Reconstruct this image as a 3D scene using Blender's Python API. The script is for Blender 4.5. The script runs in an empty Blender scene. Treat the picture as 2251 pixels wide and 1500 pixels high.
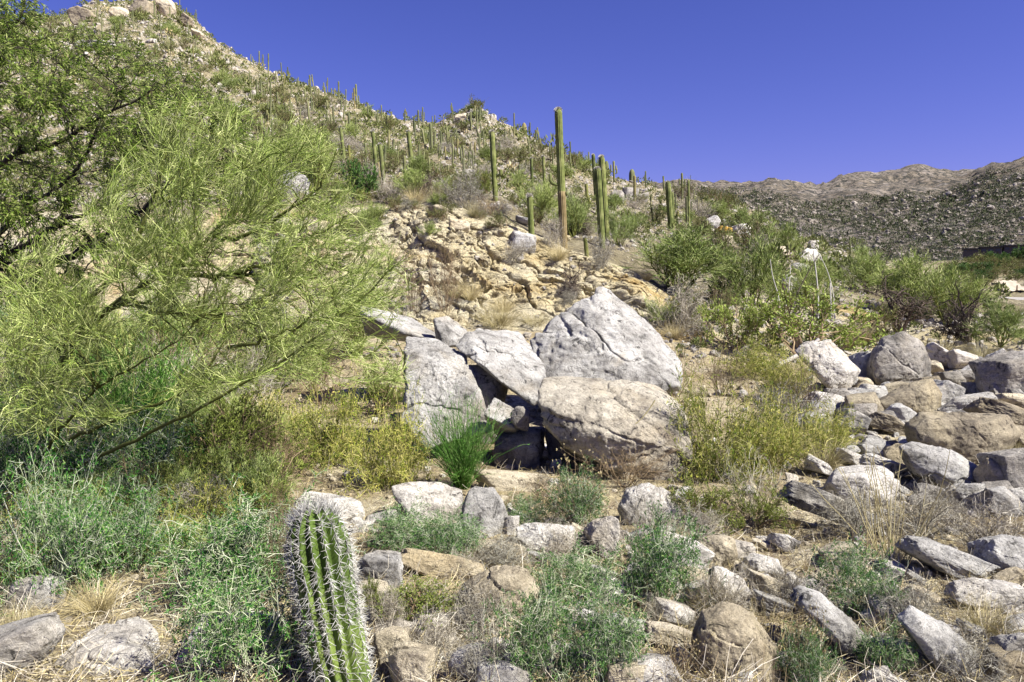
import bpy, bmesh, math, random
import numpy as np
from mathutils import Vector, Matrix, kdtree

SC = bpy.context.scene
COL = SC.collection
# ------------------------------------------------------------------ camera
F = 1607.0                       # focal length in photo pixels (photo 2251 x 1500)
CAM = np.array([0.0, 0.0, 2.0])
PITCH = math.radians(5.3)
FW = np.array([0.0, math.cos(PITCH), -math.sin(PITCH)])
UPV = np.array([0.0, math.sin(PITCH), math.cos(PITCH)])
cd = bpy.data.cameras.new("camera")
cam = bpy.data.objects.new("camera", cd)
COL.objects.link(cam)
cam.location = CAM
cam.rotation_euler = (math.pi / 2 - PITCH, 0, 0)
cd.sensor_width = 36.0
cd.lens = 36.0 * F / 2251.0
cd.clip_start = 0.05
cd.clip_end = 20000
SC.camera = cam
# ------------------------------------------------------------------ light
SUN_DIR = np.array([0.80, -0.40, 0.98])
SUN_DIR = SUN_DIR / np.linalg.norm(SUN_DIR)
w = bpy.data.worlds.new("World")
SC.world = w
w.use_nodes = True
nt = w.node_tree
sky = nt.nodes.new("ShaderNodeTexSky")
sky.sky_type = 'NISHITA'
sky.sun_disc = False
sky.sun_elevation = math.asin(SUN_DIR[2])
sky.sun_rotation = math.atan2(SUN_DIR[0], SUN_DIR[1])
sky.altitude = 900
sky.air_density = 1.0
sky.dust_density = 0.9
sky.ozone_density = 3.0
bg = nt.nodes["Background"]
hs = nt.nodes.new("ShaderNodeMix"); hs.data_type = 'RGBA'; hs.blend_type = 'MULTIPLY'
hs.inputs[0].default_value = 1.0
hs.inputs[7].default_value = (0.66, 0.46, 0.92, 1)
hv = nt.nodes.new("ShaderNodeHueSaturation"); hv.inputs["Saturation"].default_value = 1.15
nt.links.new(sky.outputs[0], hv.inputs["Color"])
nt.links.new(hv.outputs[0], hs.inputs[6])
nt.links.new(hs.outputs[2], bg.inputs[0])
bg.inputs[1].default_value = 0.068
sd = bpy.data.lights.new("sun", 'SUN')
sd.energy = 5.0
sd.angle = math.radians(0.5)
sd.color = (1.0, 0.96, 0.87)
so = bpy.data.objects.new("sun", sd)
COL.objects.link(so)
so.rotation_euler = Vector(SUN_DIR).to_track_quat('Z', 'Y').to_euler()
so.location = (30, -20, 60)
SC.view_settings.view_transform = 'Standard'
SC.view_settings.look = 'None'
SC.view_settings.gamma = 1.0
SC.view_settings.exposure = 1.12
SC.cycles.max_bounces = 4
SC.cycles.diffuse_bounces = 1
SC.cycles.glossy_bounces = 1
SC.cycles.transmission_bounces = 2
SC.cycles.transparent_max_bounces = 4

# ------------------------------------------------------------------ projection
def at(px, py, d):
    px = np.asarray(px, float); py = np.asarray(py, float); d = np.asarray(d, float)
    u = (px - 1125.5) / F; v = (750.0 - py) / F
    x = d * u
    y = d * (FW[1] + v * UPV[1])
    z = d * (FW[2] + v * UPV[2])
    return np.stack(np.broadcast_arrays(CAM[0] + x, CAM[1] + y, CAM[2] + z), -1)

def proj(P):
    q = P - CAM
    d = q @ FW
    return 1125.5 + F * q[..., 0] / d, 750.0 - F * (q @ UPV) / d, d

# ------------------------------------------------------------------ noise
def _h(ix, iy, iz, seed):
    a = (ix.astype(np.int64) * 374761393 + iy.astype(np.int64) * 668265263 + iz.astype(np.int64) * 2147483647 + seed * 1274126177) & 0xFFFFFFFF
    a = ((a ^ (a >> 13)) * 1274126177) & 0xFFFFFFFF
    a = ((a ^ (a >> 16)) * 2246822519) & 0xFFFFFFFF
    a = a ^ (a >> 15)
    return (a & 0xFFFFFF) / float(0xFFFFFF)

def vnoise(P, seed=0):
    I = np.floor(P).astype(np.int64); f = P - I
    f = f * f * f * (f * (f * 6 - 15) + 10)
    r = 0
    for dx in (0, 1):
        wx = f[..., 0] if dx else 1 - f[..., 0]
        for dy in (0, 1):
            wy = f[..., 1] if dy else 1 - f[..., 1]
            for dz in (0, 1):
                wz = f[..., 2] if dz else 1 - f[..., 2]
                r = r + wx * wy * wz * _h(I[..., 0] + dx, I[..., 1] + dy, I[..., 2] + dz, seed)
    return r * 2 - 1

def fbm(P, oct=4, seed=0, gain=0.5):
    r = 0; a = 1.0; t = 0
    for o in range(oct):
        r = r + a * vnoise(P * (2.03 ** o) + 17.3 * o, seed + o); t += a; a *= gain
    return r / t * 1.6

def worley(P, seed=0):
    I = np.floor(P).astype(np.int64)
    f1 = np.full(P.shape[:-1], 9.0); f2 = f1.copy(); idr = np.zeros(P.shape[:-1])
    for dx in (-1, 0, 1):
        for dy in (-1, 0, 1):
            for dz in (-1, 0, 1):
                a, b, c = I[..., 0] + dx, I[..., 1] + dy, I[..., 2] + dz
                q = np.stack([a + _h(a, b, c, seed), b + _h(a, b, c, seed + 7), c + _h(a, b, c, seed + 13)], -1)
                d = np.linalg.norm(q - P, axis=-1)
                r = _h(a, b, c, seed + 23)
                m = d < f1
                f2 = np.where(m, f1, np.minimum(f2, d))
                idr = np.where(m, r, idr)
                f1 = np.where(m, d, f1)
    return f1, f2, idr

def sm(x, a, b):
    t = np.clip((x - a) / (b - a), 0, 1)
    return t * t * (3 - 2 * t)

# ------------------------------------------------------------------ mesh building
def make_mesh(name, V, faces_list, smooth=False):
    """faces_list: arrays (n,3) and/or (n,4)"""
    me = bpy.data.meshes.new(name)
    V = np.ascontiguousarray(V, dtype=np.float32).reshape(-1, 3)
    fl = [np.asarray(f, dtype=np.int32) for f in faces_list if len(f)]
    me.vertices.add(len(V)); me.vertices.foreach_set("co", V.ravel())
    nl = sum(f.size for f in fl); nf = sum(len(f) for f in fl)
    me.loops.add(nl); me.polygons.add(nf)
    me.loops.foreach_set("vertex_index", np.concatenate([f.ravel() for f in fl]))
    st = []; o = 0
    for f in fl:
        k = f.shape[1]
        st.append(o + np.arange(len(f)) * k); o += f.size
    me.polygons.foreach_set("loop_start", np.concatenate(st).astype(np.int32))
    me.polygons.foreach_set("use_smooth", np.full(nf, smooth, dtype=bool))
    me.update(calc_edges=True)
    return me

class Geo:
    def __init__(s): s.V = []; s.T = []; s.Q = []; s.n = 0
    def add(s, V, T=None, Q=None):
        V = np.asarray(V).reshape(-1, 3)
        if T is not None and len(T): s.T.append(np.asarray(T) + s.n)
        if Q is not None and len(Q): s.Q.append(np.asarray(Q) + s.n)
        s.V.append(V); s.n += len(V)
    def verts(s): return np.concatenate(s.V)
    def mesh(s, name, mat=None, smooth=False):
        fs = []
        if s.T: fs.append(np.concatenate(s.T))
        if s.Q: fs.append(np.concatenate(s.Q))
        me = make_mesh(name, np.concatenate(s.V), fs, smooth)
        if mat: me.materials.append(mat)
        return me

def link(name, me, parent=None, loc=None):
    o = bpy.data.objects.new(name, me)
    COL.objects.link(o)
    if parent: o.parent = parent
    if loc is not None: o.location = loc
    return o

def tag(o, label=None, cat=None, group=None, kind=None):
    if label: o["label"] = label
    if cat: o["category"] = cat
    if group: o["group"] = group
    if kind: o["kind"] = kind
    return o

def empty(name, loc):
    o = bpy.data.objects.new(name, None)
    o.empty_display_size = 0.2
    COL.objects.link(o); o.location = loc
    return o

def norm(v): return v / np.maximum(np.linalg.norm(v, axis=-1, keepdims=True), 1e-9)

def tubes(P, R, sides=3):
    """P (N,K,3), R (N,K) -> verts, quads"""
    N, K, _ = P.shape
    T = np.empty_like(P)
    T[:, 1:-1] = P[:, 2:] - P[:, :-2]; T[:, 0] = P[:, 1] - P[:, 0]; T[:, -1] = P[:, -1] - P[:, -2]
    T = norm(T)
    ref = np.where(np.abs(T[..., 2:3]) > 0.9, np.array([1.0, 0, 0]), np.array([0, 0, 1.0]))
    A = norm(np.cross(T, ref)); B = np.cross(T, A)
    th = np.arange(sides) * 2 * math.pi / sides
    V = P[:, :, None, :] + R[:, :, None, None] * (A[:, :, None, :] * np.cos(th)[None, None, :, None] + B[:, :, None, :] * np.sin(th)[None, None, :, None])
    idx = np.arange(N * K * sides).reshape(N, K, sides)
    a = idx[:, :-1, :]; b = np.roll(a, -1, axis=2); c = idx[:, 1:, :]; d = np.roll(c, -1, axis=2)
    Q = np.stack([a, b, d, c], -1).reshape(-1, 4)
    return V.reshape(-1, 3), Q

def leaves(C, D, L, W, rng, curve=0.15):
    """diamond leaves at C along D, length L, width W; folded along the midrib"""
    N = len(C)
    D = norm(D); R = norm(np.cross(D, norm(rng.normal(size=(N, 3)))))
    Nn = np.cross(D, R)
    L = np.broadcast_to(np.asarray(L, float), (N,))[:, None]; W = np.broadcast_to(np.asarray(W, float), (N,))[:, None]
    a = C; b = C + D * L * 0.5 + R * W * 0.5 + Nn * W * curve; c = C + D * L; d = C + D * L * 0.5 - R * W * 0.5 + Nn * W * curve
    V = np.stack([a, b, c, d], 1).reshape(-1, 3)
    i = np.arange(N)[:, None] * 4
    T = np.concatenate([i + [0, 1, 2], i + [0, 2, 3]], 0)
    return V, T

_ico = {}
def ico(sub):
    if sub not in _ico:
        bm = bmesh.new(); bmesh.ops.create_icosphere(bm, subdivisions=sub + 1, radius=1.0)
        bm.verts.ensure_lookup_table()
        V = np.array([v.co[:] for v in bm.verts]); T = np.array([[v.index for v in f.verts] for f in bm.faces])
        bm.free(); _ico[sub] = (norm(V), T)
    return _ico[sub]

# ------------------------------------------------------------------ materials
def nmat(name, rough=0.9):
    m = bpy.data.materials.new(name); m.use_nodes = True
    n = m.node_tree.nodes; b = n["Principled BSDF"]
    b.inputs["Roughness"].default_value = rough
    b.inputs["Specular IOR Level"].default_value = 0.2
    return m, m.node_tree, b

def ramp(t, fac, stops):
    r = t.nodes.new("ShaderNodeValToRGB"); e = r.color_ramp.elements
    while len(e) < len(stops): e.new(0.5)
    for k, (p, c) in enumerate(stops):
        e[k].position = p; e[k].color = (*c, 1)
    t.links.new(fac, r.inputs[0]); return r.outputs[0]

def noise(t, vec, scale, detail=6, rough=0.6, dist=0.0):
    n = t.nodes.new("ShaderNodeTexNoise"); n.inputs["Scale"].default_value = scale
    n.inputs["Detail"].default_value = detail; n.inputs["Roughness"].default_value = rough
    n.inputs["Distortion"].default_value = dist
    t.links.new(vec, n.inputs["Vector"]); return n.outputs[0]

def mix(t, fac, a, b, mode='MIX'):
    m = t.nodes.new("ShaderNodeMix"); m.data_type = 'RGBA'; m.blend_type = mode
    for v, i in ((fac, 0), (a, 6), (b, 7)):
        if isinstance(v, (int, float)): m.inputs[i].default_value = v
        elif isinstance(v, tuple): m.inputs[i].default_value = (*v, 1)
        else: t.links.new(v, m.inputs[i])
    return m.outputs[2]

def bump(t, b, h, strength, dist, prev=None):
    n = t.nodes.new("ShaderNodeBump"); n.inputs["Strength"].default_value = strength; n.inputs["Distance"].default_value = dist
    t.links.new(h, n.inputs["Height"])
    if prev is not None: t.links.new(prev, n.inputs["Normal"])
    t.links.new(n.outputs[0], b.inputs["Normal"]); return n.outputs[0]

def objvec(t, offset=True):
    tc = t.nodes.new("ShaderNodeTexCoord")
    if not offset: return tc.outputs["Object"]
    oi = t.nodes.new("ShaderNodeObjectInfo"); mu = t.nodes.new("ShaderNodeMath"); mu.operation = 'MULTIPLY'; mu.inputs[1].default_value = 57.0
    t.links.new(oi.outputs["Random"], mu.inputs[0])
    ad = t.nodes.new("ShaderNodeVectorMath"); ad.operation = 'ADD'
    t.links.new(tc.outputs["Object"], ad.inputs[0]); t.links.new(mu.outputs[0], ad.inputs[1])
    return ad.outputs[0]

def rock_mat(name, light, mid, dark, stain, stain_amt=0.4, s=1.0, lichen=None):
    m, t, b = nmat(name, 0.92)
    v = objvec(t)
    n1 = noise(t, v, 1.6 * s, 8, 0.65, 0.3)
    c = ramp(t, n1, [(0.30, dark), (0.43, mid), (0.62, light)])
    n2 = noise(t, v, 0.9 * s, 5, 0.6, 0.6)
    c = mix(t, ramp(t, n2, [(0.52, (0, 0, 0)), (0.68, (stain_amt,) * 3)]), c, stain)
    n3 = noise(t, v, 45 * s, 3, 0.7)
    c = mix(t, 0.5, c, ramp(t, n3, [(0.34, (0.45, 0.45, 0.45)), (0.52, (0.95, 0.95, 0.95)), (0.66, (1.2, 1.2, 1.2))]), 'MULTIPLY')
    sv = t.nodes.new("ShaderNodeVectorMath"); sv.operation = 'MULTIPLY'; sv.inputs[1].default_value = (3.2, 3.2, 0.55); t.links.new(v, sv.inputs[0])
    n6 = noise(t, sv.outputs[0], 1.5 * s, 6, 0.6, 0.4)
    c = mix(t, ramp(t, n6, [(0.54, (0, 0, 0)), (0.66, (0.42,) * 3)]), c, tuple(x * 0.8 for x in dark))
    sv2 = t.nodes.new("ShaderNodeVectorMath"); sv2.operation = 'MULTIPLY'; sv2.inputs[1].default_value = (0.8, 0.8, 4.5); t.links.new(v, sv2.inputs[0])
    n7 = noise(t, sv2.outputs[0], 2.2 * s, 7, 0.7, 0.5)
    c = mix(t, 0.45, c, ramp(t, n7, [(0.38, (0.6, 0.58, 0.55)), (0.5, (1.05, 1.05, 1.05)), (0.62, (1.25, 1.25, 1.22))]), 'MULTIPLY')
    n4 = noise(t, v, 7 * s, 9, 0.75, 0.8)
    c = mix(t, ramp(t, n4, [(0.37, (0.9,) * 3), (0.45, (0, 0, 0))]), c, tuple(x * 0.45 for x in dark))
    if lichen:
        n5 = noise(t, v, 3.0, 4, 0.6)
        c = mix(t, ramp(t, n5, [(0.58, (0, 0, 0)), (0.64, (0.8,) * 3)]), c, lichen)
    t.links.new(c, b.inputs["Base Color"])
    vo = t.nodes.new("ShaderNodeTexVoronoi"); vo.feature = 'DISTANCE_TO_EDGE'; vo.inputs["Scale"].default_value = 2.2 * s
    wv = t.nodes.new("ShaderNodeMix"); wv.data_type = 'RGBA'; wv.inputs[0].default_value = 0.35
    nn = t.nodes.new("ShaderNodeTexNoise"); nn.inputs["Scale"].default_value = 2.5 * s; nn.inputs["Detail"].default_value = 5
    t.links.new(v, nn.inputs["Vector"]); t.links.new(v, wv.inputs[6]); t.links.new(nn.outputs[1], wv.inputs[7])
    t.links.new(wv.outputs[2], vo.inputs["Vector"])
    cr = ramp(t, vo.outputs[0], [(0.0, (0, 0, 0)), (0.03, (1, 1, 1))])
    p = bump(t, b, n7, 0.7, 0.05 / s)
    p = bump(t, b, n4, 1.0, 0.09 / s, p)
    p = bump(t, b, cr, 0.35, 0.015 / s, p)
    bump(t, b, n3, 1.0, 0.014 / s, p)
    return m

def plant_mat(name, cols, rough=0.7, trans=0.0, hue_noise=None, spec=0.15):
    """cols: 3 colours, chosen per separate twig or leaf"""
    m, t, b = nmat(name, rough)
    b.inputs["Specular IOR Level"].default_value = spec
    g = t.nodes.new("ShaderNodeNewGeometry")
    k = len(cols)
    c = ramp(t, g.outputs["Random Per Island"], [(i / max(1, k - 1), cols[i]) for i in range(k)])
    oi = t.nodes.new("ShaderNodeObjectInfo")
    c = mix(t, 1.0, c, ramp(t, oi.outputs["Random"], [(0, (0.78, 0.80, 0.78)), (1, (1.2, 1.15, 1.1))]), 'MULTIPLY')
    t.links.new(c, b.inputs["Base Color"])
    if trans:
        tr = t.nodes.new("ShaderNodeBsdfTranslucent"); t.links.new(c, tr.inputs[0])
        ms = t.nodes.new("ShaderNodeMixShader"); ms.inputs[0].default_value = trans
        out = t.nodes["Material Output"]
        t.links.new(b.outputs[0], ms.inputs[1]); t.links.new(tr.outputs[0], ms.inputs[2]); t.links.new(ms.outputs[0], out.inputs[0])
    return m

M = {}
M['grey'] = rock_mat("grey_granite", (0.60, 0.585, 0.54), (0.42, 0.405, 0.37), (0.10, 0.095, 0.085), (0.46, 0.38, 0.25), 0.45)
M['white'] = rock_mat("pale_granite", (0.76, 0.725, 0.65), (0.62, 0.585, 0.52), (0.20, 0.18, 0.155), (0.52, 0.42, 0.26), 0.45)
M['tan'] = rock_mat("tan_granite", (0.70, 0.62, 0.46), (0.55, 0.48, 0.34), (0.20, 0.16, 0.11), (0.52, 0.39, 0.18), 0.5)
M['brown'] = rock_mat("brown_varnished_granite", (0.46, 0.40, 0.28), (0.31, 0.265, 0.19), (0.10, 0.085, 0.07), (0.46, 0.37, 0.20), 0.5)
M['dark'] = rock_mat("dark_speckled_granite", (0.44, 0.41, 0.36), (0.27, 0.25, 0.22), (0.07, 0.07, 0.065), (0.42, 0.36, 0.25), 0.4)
M['lichen'] = rock_mat("speckled_brown_granite", (0.54, 0.47, 0.33), (0.36, 0.30, 0.20), (0.07, 0.065, 0.055), (0.42, 0.36, 0.14), 0.5)
M['orange'] = rock_mat("orange_stained_granite", (0.62, 0.42, 0.12), (0.55, 0.33, 0.06), (0.25, 0.15, 0.05), (0.6, 0.4, 0.1), 0.5)

def ground_mat():
    m, t, b = nmat("desert_soil", 0.95)
    v = objvec(t, False)
    n1 = noise(t, v, 0.55, 8, 0.65, 0.4); n2 = noise(t, v, 9, 6, 0.7); n3 = noise(t, v, 50, 4, 0.75)
    c = ramp(t, n1, [(0.33, (0.25, 0.20, 0.105)), (0.48, (0.42, 0.355, 0.21)), (0.64, (0.58, 0.52, 0.37))])
    c = mix(t, ramp(t, n2, [(0.42, (0.75,) * 3), (0.55, (0, 0, 0))]), c, (0.17, 0.13, 0.085))
    c = mix(t, 0.8, c, ramp(t, n3, [(0.36, (0.35, 0.33, 0.31)), (0.5, (0.95,) * 3), (0.64, (1.35, 1.32, 1.25))]), 'MULTIPLY')
    t.links.new(c, b.inputs["Base Color"])
    p = bump(t, b, n2, 0.8, 0.06); bump(t, b, n3, 1.0, 0.025, p)
    return m
def hill_mat():
    m, t, b = nmat("rocky_hillside", 0.95)
    v = objvec(t, False)
    n1 = noise(t, v, 0.10, 7, 0.65, 0.5); n2 = noise(t, v, 1.5, 8, 0.75, 0.4); n3 = noise(t, v, 5, 5, 0.75)
    c = ramp(t, n1, [(0.35, (0.22, 0.185, 0.095)), (0.5, (0.34, 0.295, 0.18)), (0.64, (0.46, 0.41, 0.29))])
    c = mix(t, ramp(t, n2, [(0.40, (0.85,) * 3), (0.50, (0, 0, 0))]), c, (0.14, 0.115, 0.08))
    c = mix(t, 0.8, c, ramp(t, n3, [(0.36, (0.4, 0.38, 0.34)), (0.5, (0.95,) * 3), (0.64, (1.3,) * 3)]), 'MULTIPLY')
    t.links.new(c, b.inputs["Base Color"])
    p = bump(t, b, n2, 1.0, 0.5); bump(t, b, n3, 1.0, 0.15, p)
    return m
def cliff_mat():
    m, t, b = nmat("yellow_weathered_cliff", 0.95)
    v = objvec(t, False)
    n1 = noise(t, v, 0.28, 6, 0.6, 0.6); n2 = noise(t, v, 2.6, 9, 0.75, 0.6); n3 = noise(t, v, 18, 4, 0.75)
    c = ramp(t, n1, [(0.34, (0.52, 0.38, 0.16)), (0.44, (0.62, 0.53, 0.31)), (0.62, (0.68, 0.63, 0.46))])
    c = mix(t, ramp(t, n2, [(0.36, (0.9,) * 3), (0.47, (0, 0, 0))]), c, (0.16, 0.11, 0.06))
    c = mix(t, 0.75, c, ramp(t, n3, [(0.36, (0.4, 0.37, 0.33)), (0.5, (0.95,) * 3), (0.64, (1.25, 1.22, 1.15))]), 'MULTIPLY')
    t.links.new(c, b.inputs["Base Color"])
    mp = t.nodes.new("ShaderNodeMapping"); mp.inputs["Rotation"].default_value = (0, math.radians(-24), 0); mp.inputs["Scale"].default_value = (0.8, 0.8, 2.1)
    nw = t.nodes.new("ShaderNodeTexNoise"); nw.inputs["Scale"].default_value = 0.9; nw.inputs["Detail"].default_value = 5
    wv = t.nodes.new("ShaderNodeMix"); wv.data_type = 'RGBA'; wv.inputs[0].default_value = 0.3
    t.links.new(v, nw.inputs["Vector"]); t.links.new(v, mp.inputs["Vector"]); t.links.new(mp.outputs[0], wv.inputs[6]); t.links.new(nw.outputs[1], wv.inputs[7])
    vo = t.nodes.new("ShaderNodeTexVoronoi"); vo.feature = 'DISTANCE_TO_EDGE'; vo.inputs["Scale"].default_value = 1.5; t.links.new(wv.outputs[2], vo.inputs["Vector"])
    ck = ramp(t, vo.outputs[0], [(0.0, (0, 0, 0)), (0.05, (1, 1, 1))])
    p = bump(t, b, n2, 1.0, 0.28); p = bump(t, b, ck, 1.0, 0.12, p); bump(t, b, n3, 0.9, 0.05, p)
    return m
def far_mat():
    m, t, b = nmat("distant_rocky_mountain", 0.95)
    v = objvec(t, False)
    n1 = noise(t, v, 0.006, 6, 0.6, 0.3); n2 = noise(t, v, 0.07, 9, 0.85, 0.5); n3 = noise(t, v, 0.045, 6, 0.75)
    c = ramp(t, n1, [(0.38, (0.17, 0.14, 0.10)), (0.52, (0.25, 0.21, 0.155)), (0.66, (0.30, 0.26, 0.215))])
    c = mix(t, ramp(t, n2, [(0.48, (0.95,) * 3), (0.54, (0, 0, 0))]), c, (0.03, 0.032, 0.028))
    c = mix(t, ramp(t, n3, [(0.55, (0, 0, 0)), (0.66, (0.6,) * 3)]), c, (0.40, 0.36, 0.32))
    t.links.new(c, b.inputs["Base Color"])
    bump(t, b, n2, 1.0, 6.0)
    return m
M['ground'] = ground_mat(); M['hill'] = hill_mat(); M['cliff'] = cliff_mat(); M['far'] = far_mat()
M['rubble'] = rock_mat("hillside_rubble", (0.62, 0.58, 0.51), (0.44, 0.405, 0.34), (0.15, 0.13, 0.105), (0.48, 0.38, 0.24), 0.5, 0.4)
M['farrubble'] = rock_mat("grey_far_rubble", (0.50, 0.45, 0.38), (0.34, 0.30, 0.25), (0.14, 0.125, 0.10), (0.30, 0.25, 0.2), 0.4, 0.1)

M['pvtwig'] = plant_mat("palo_verde_twig", [(0.07, 0.12, 0.018), (0.23, 0.31, 0.07), (0.52, 0.57, 0.25)])
M['pvbark'] = plant_mat("palo_verde_bark", [(0.10, 0.115, 0.025), (0.16, 0.18, 0.045)])
M['pvleaf'] = plant_mat("palo_verde_leaflet", [(0.17, 0.25, 0.03), (0.28, 0.36, 0.07), (0.38, 0.45, 0.14)], 0.7, 0.25)
M['mqbark'] = plant_mat("mesquite_bark", [(0.035, 0.03, 0.025), (0.07, 0.06, 0.045)])
M['mqleaf'] = plant_mat("mesquite_leaflet", [(0.08, 0.16, 0.015), (0.24, 0.34, 0.05), (0.52, 0.56, 0.20)], 0.6, 0.35)
M['drytwig'] = plant_mat("dry_grey_twig", [(0.08, 0.07, 0.05), (0.28, 0.25, 0.19), (0.66, 0.63, 0.53)])
M['browntwig'] = plant_mat("dry_brown_twig", [(0.09, 0.065, 0.04), (0.20, 0.15, 0.09), (0.34, 0.26, 0.16)])
M['palewig'] = plant_mat("bleached_pale_twig", [(0.24, 0.25, 0.19), (0.42, 0.43, 0.36), (0.62, 0.62, 0.56)])
M['sagetwig'] = plant_mat("grey_green_twig", [(0.10, 0.16, 0.07), (0.26, 0.32, 0.18), (0.55, 0.58, 0.45)])
M['tealleaf'] = plant_mat("grey_green_leaf", [(0.008, 0.065, 0.006), (0.045, 0.18, 0.025), (0.25, 0.38, 0.11)], 0.7, 0.2)
M['greentwig'] = plant_mat("bright_green_stem", [(0.03, 0.11, 0.008), (0.09, 0.24, 0.03), (0.28, 0.42, 0.13)], 0.7, 0.1)
M['strawleaf'] = plant_mat("straw_green_leaf", [(0.05, 0.12, 0.01), (0.22, 0.28, 0.03), (0.58, 0.54, 0.14)], 0.7, 0.2)
M['straw'] = plant_mat("dry_straw", [(0.30, 0.25, 0.11), (0.50, 0.43, 0.22), (0.68, 0.61, 0.38)], 0.7, 0.1)
M['limetwig'] = plant_mat("yellow_green_stem", [(0.14, 0.17, 0.03), (0.34, 0.34, 0.09), (0.58, 0.54, 0.22)])
M['creoleaf'] = plant_mat("olive_bush_leaf", [(0.09, 0.13, 0.02), (0.17, 0.22, 0.04), (0.28, 0.32, 0.09)], 0.6, 0.2)
M['hillleaf'] = plant_mat("dusty_hill_bush_leaf", [(0.06, 0.08, 0.02), (0.15, 0.18, 0.05), (0.28, 0.30, 0.12)], 0.7, 0.15)
M['deepleaf'] = plant_mat("deep_green_leaf", [(0.02, 0.06, 0.012), (0.05, 0.12, 0.02), (0.12, 0.20, 0.05)], 0.5, 0.2)
M['darktwig'] = plant_mat("dark_bare_twig", [(0.03, 0.025, 0.02), (0.08, 0.065, 0.05), (0.14, 0.11, 0.09)])
M['whitestalk'] = plant_mat("bleached_stalk", [(0.50, 0.48, 0.43), (0.60, 0.58, 0.53)])
# ------------------------------------------------------------------ terrain
# each curve follows one line of the landform: knots (px : photo row, distance)
CURVES = [
 {-900: (3600, 1.0), 3100: (3600, 1.0)},
 {-900: (1560, 3.4), 3100: (1560, 3.4)},
 {-900: (1300, 5.2), 3100: (1300, 5.2)},
 {-900: (1120, 7.6), 3100: (1120, 7.6)},
 {-900: (980, 11.0), 1500: (980, 11.0), 2251: (985, 10.5), 3100: (985, 10.5)},
 {-900: (850, 16), 1050: (850, 15.5), 1600: (865, 15.5), 2251: (865, 14.5), 3100: (865, 14.5)},
 {-900: (680, 22), 0: (690, 22), 350: (705, 22), 700: (720, 22.5), 1050: (722, 23), 1400: (735, 22.5), 1600: (770, 22.5), 1800: (785, 22), 2000: (785, 22), 2251: (775, 20), 3100: (770, 20)},
 {-900: (470, 32), 350: (470, 32), 650: (460, 31), 950: (445, 31.5), 1100: (478, 31), 1240: (548, 30), 1400: (604, 28.5), 1470: (650, 28), 1600: (662, 29), 1800: (665, 31), 2000: (705, 30), 2251: (715, 27), 3100: (720, 27)},
 {-900: (400, 50), 350: (420, 45), 700: (412, 44), 950: (418, 42), 1100: (445, 41), 1240: (525, 38), 1330: (535, 38), 1400: (540, 42), 1600: (585, 44), 1800: (600, 48), 2000: (655, 44), 2251: (690, 36), 3100: (700, 36)},
 {-900: (180, 170), 0: (200, 165), 350: (215, 160), 700: (310, 95), 950: (345, 85), 1050: (345, 85), 1240: (425, 80), 1400: (470, 80), 1600: (510, 78), 1800: (560, 74), 2000: (622, 66), 2251: (668, 52), 3100: (690, 52)},
 {-900: (120, 330), 0: (50, 335), 100: (38, 338), 160: (25, 340), 190: (8, 340), 280: (0, 342), 350: (-2, 342), 385: (12, 340), 400: (28, 338), 430: (40, 335), 470: (90, 330), 560: (142, 310), 640: (178, 292), 700: (197, 280), 760: (222, 262), 820: (246, 248), 900: (268, 225), 960: (270, 212), 1000: (252, 190), 1030: (240, 178), 1050: (238, 174), 1075: (248, 170), 1130: (280, 165), 1200: (322, 160), 1300: (370, 155), 1400: (402, 150), 1500: (415, 146), 1560: (434, 143), 1620: (458, 138), 1700: (498, 126), 1800: (536, 112), 1900: (566, 104), 2000: (604, 96), 2100: (638, 86), 2200: (660, 76), 2251: (668, 72), 3100: (690, 66)},
 {-900: (200, 430), 0: (120, 430), 350: (90, 440), 560: (210, 400), 700: (260, 360), 900: (330, 290), 1050: (330, 225), 1200: (390, 205), 1400: (450, 195), 1600: (490, 180), 1800: (570, 145), 2000: (630, 125), 2100: (652, 110), 2251: (672, 84), 3100: (692, 80)},
 {-900: (450, 600), 350: (420, 600), 900: (450, 420), 1400: (540, 300), 1600: (550, 270), 1800: (582, 230), 2000: (612, 190), 2100: (640, 140), 2251: (655, 112), 3100: (660, 112)},
 {-900: (480, 700), 900: (480, 520), 1400: (540, 400), 1600: (545, 370), 1800: (562, 340), 2000: (575, 290), 2100: (572, 275), 2251: (566, 270), 3100: (560, 270)},
 {-900: (500, 900), 900: (500, 700), 1400: (500, 520), 1600: (490, 500), 1800: (522, 480), 2000: (505, 480), 2100: (488, 480), 2251: (462, 480), 3100: (430, 480)},
 {-900: (520, 1100), 900: (500, 900), 1400: (430, 760), 1500: (428, 730), 1560: (424, 720), 1600: (416, 715), 1640: (414, 710), 1700: (436, 705), 1760: (458, 700), 1800: (470, 700), 1850: (476, 700), 1900: (474, 705), 1960: (455, 720), 2050: (432, 750), 2100: (414, 765), 2140: (392, 775), 2170: (378, 785), 2200: (372, 790), 2230: (358, 800), 2251: (350, 805), 2350: (320, 820), 2600: (300, 850), 3100: (330, 850)},
 {-900: (540, 1300), 900: (510, 1200), 1400: (450, 1050), 1600: (440, 1000), 1800: (482, 950), 2050: (460, 1000), 2251: (390, 1050), 3100: (360, 1100)},
 {-900: (440, 2300), 900: (430, 2300), 1400: (416, 2300), 1510: (408, 2300), 1570: (411, 2300), 1640: (416, 2250), 1700: (405, 2200), 1745: (410, 2200), 1795: (419, 2200), 1850: (397, 2250), 1890: (391, 2300), 1960: (388, 2300), 1995: (377, 2300), 2020: (374, 2300), 2050: (380, 2300), 2100: (388, 2300), 2140: (388, 2300), 2180: (372, 2300), 2251: (372, 2300), 3100: (380, 2300)},
 {-900: (590, 6000), 3100: (590, 6000)},
]
_K = [np.array(sorted(c)) for c in CURVES]
_PY = [np.array([c[k][0] for k in sorted(c)], float) for c in CURVES]
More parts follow.
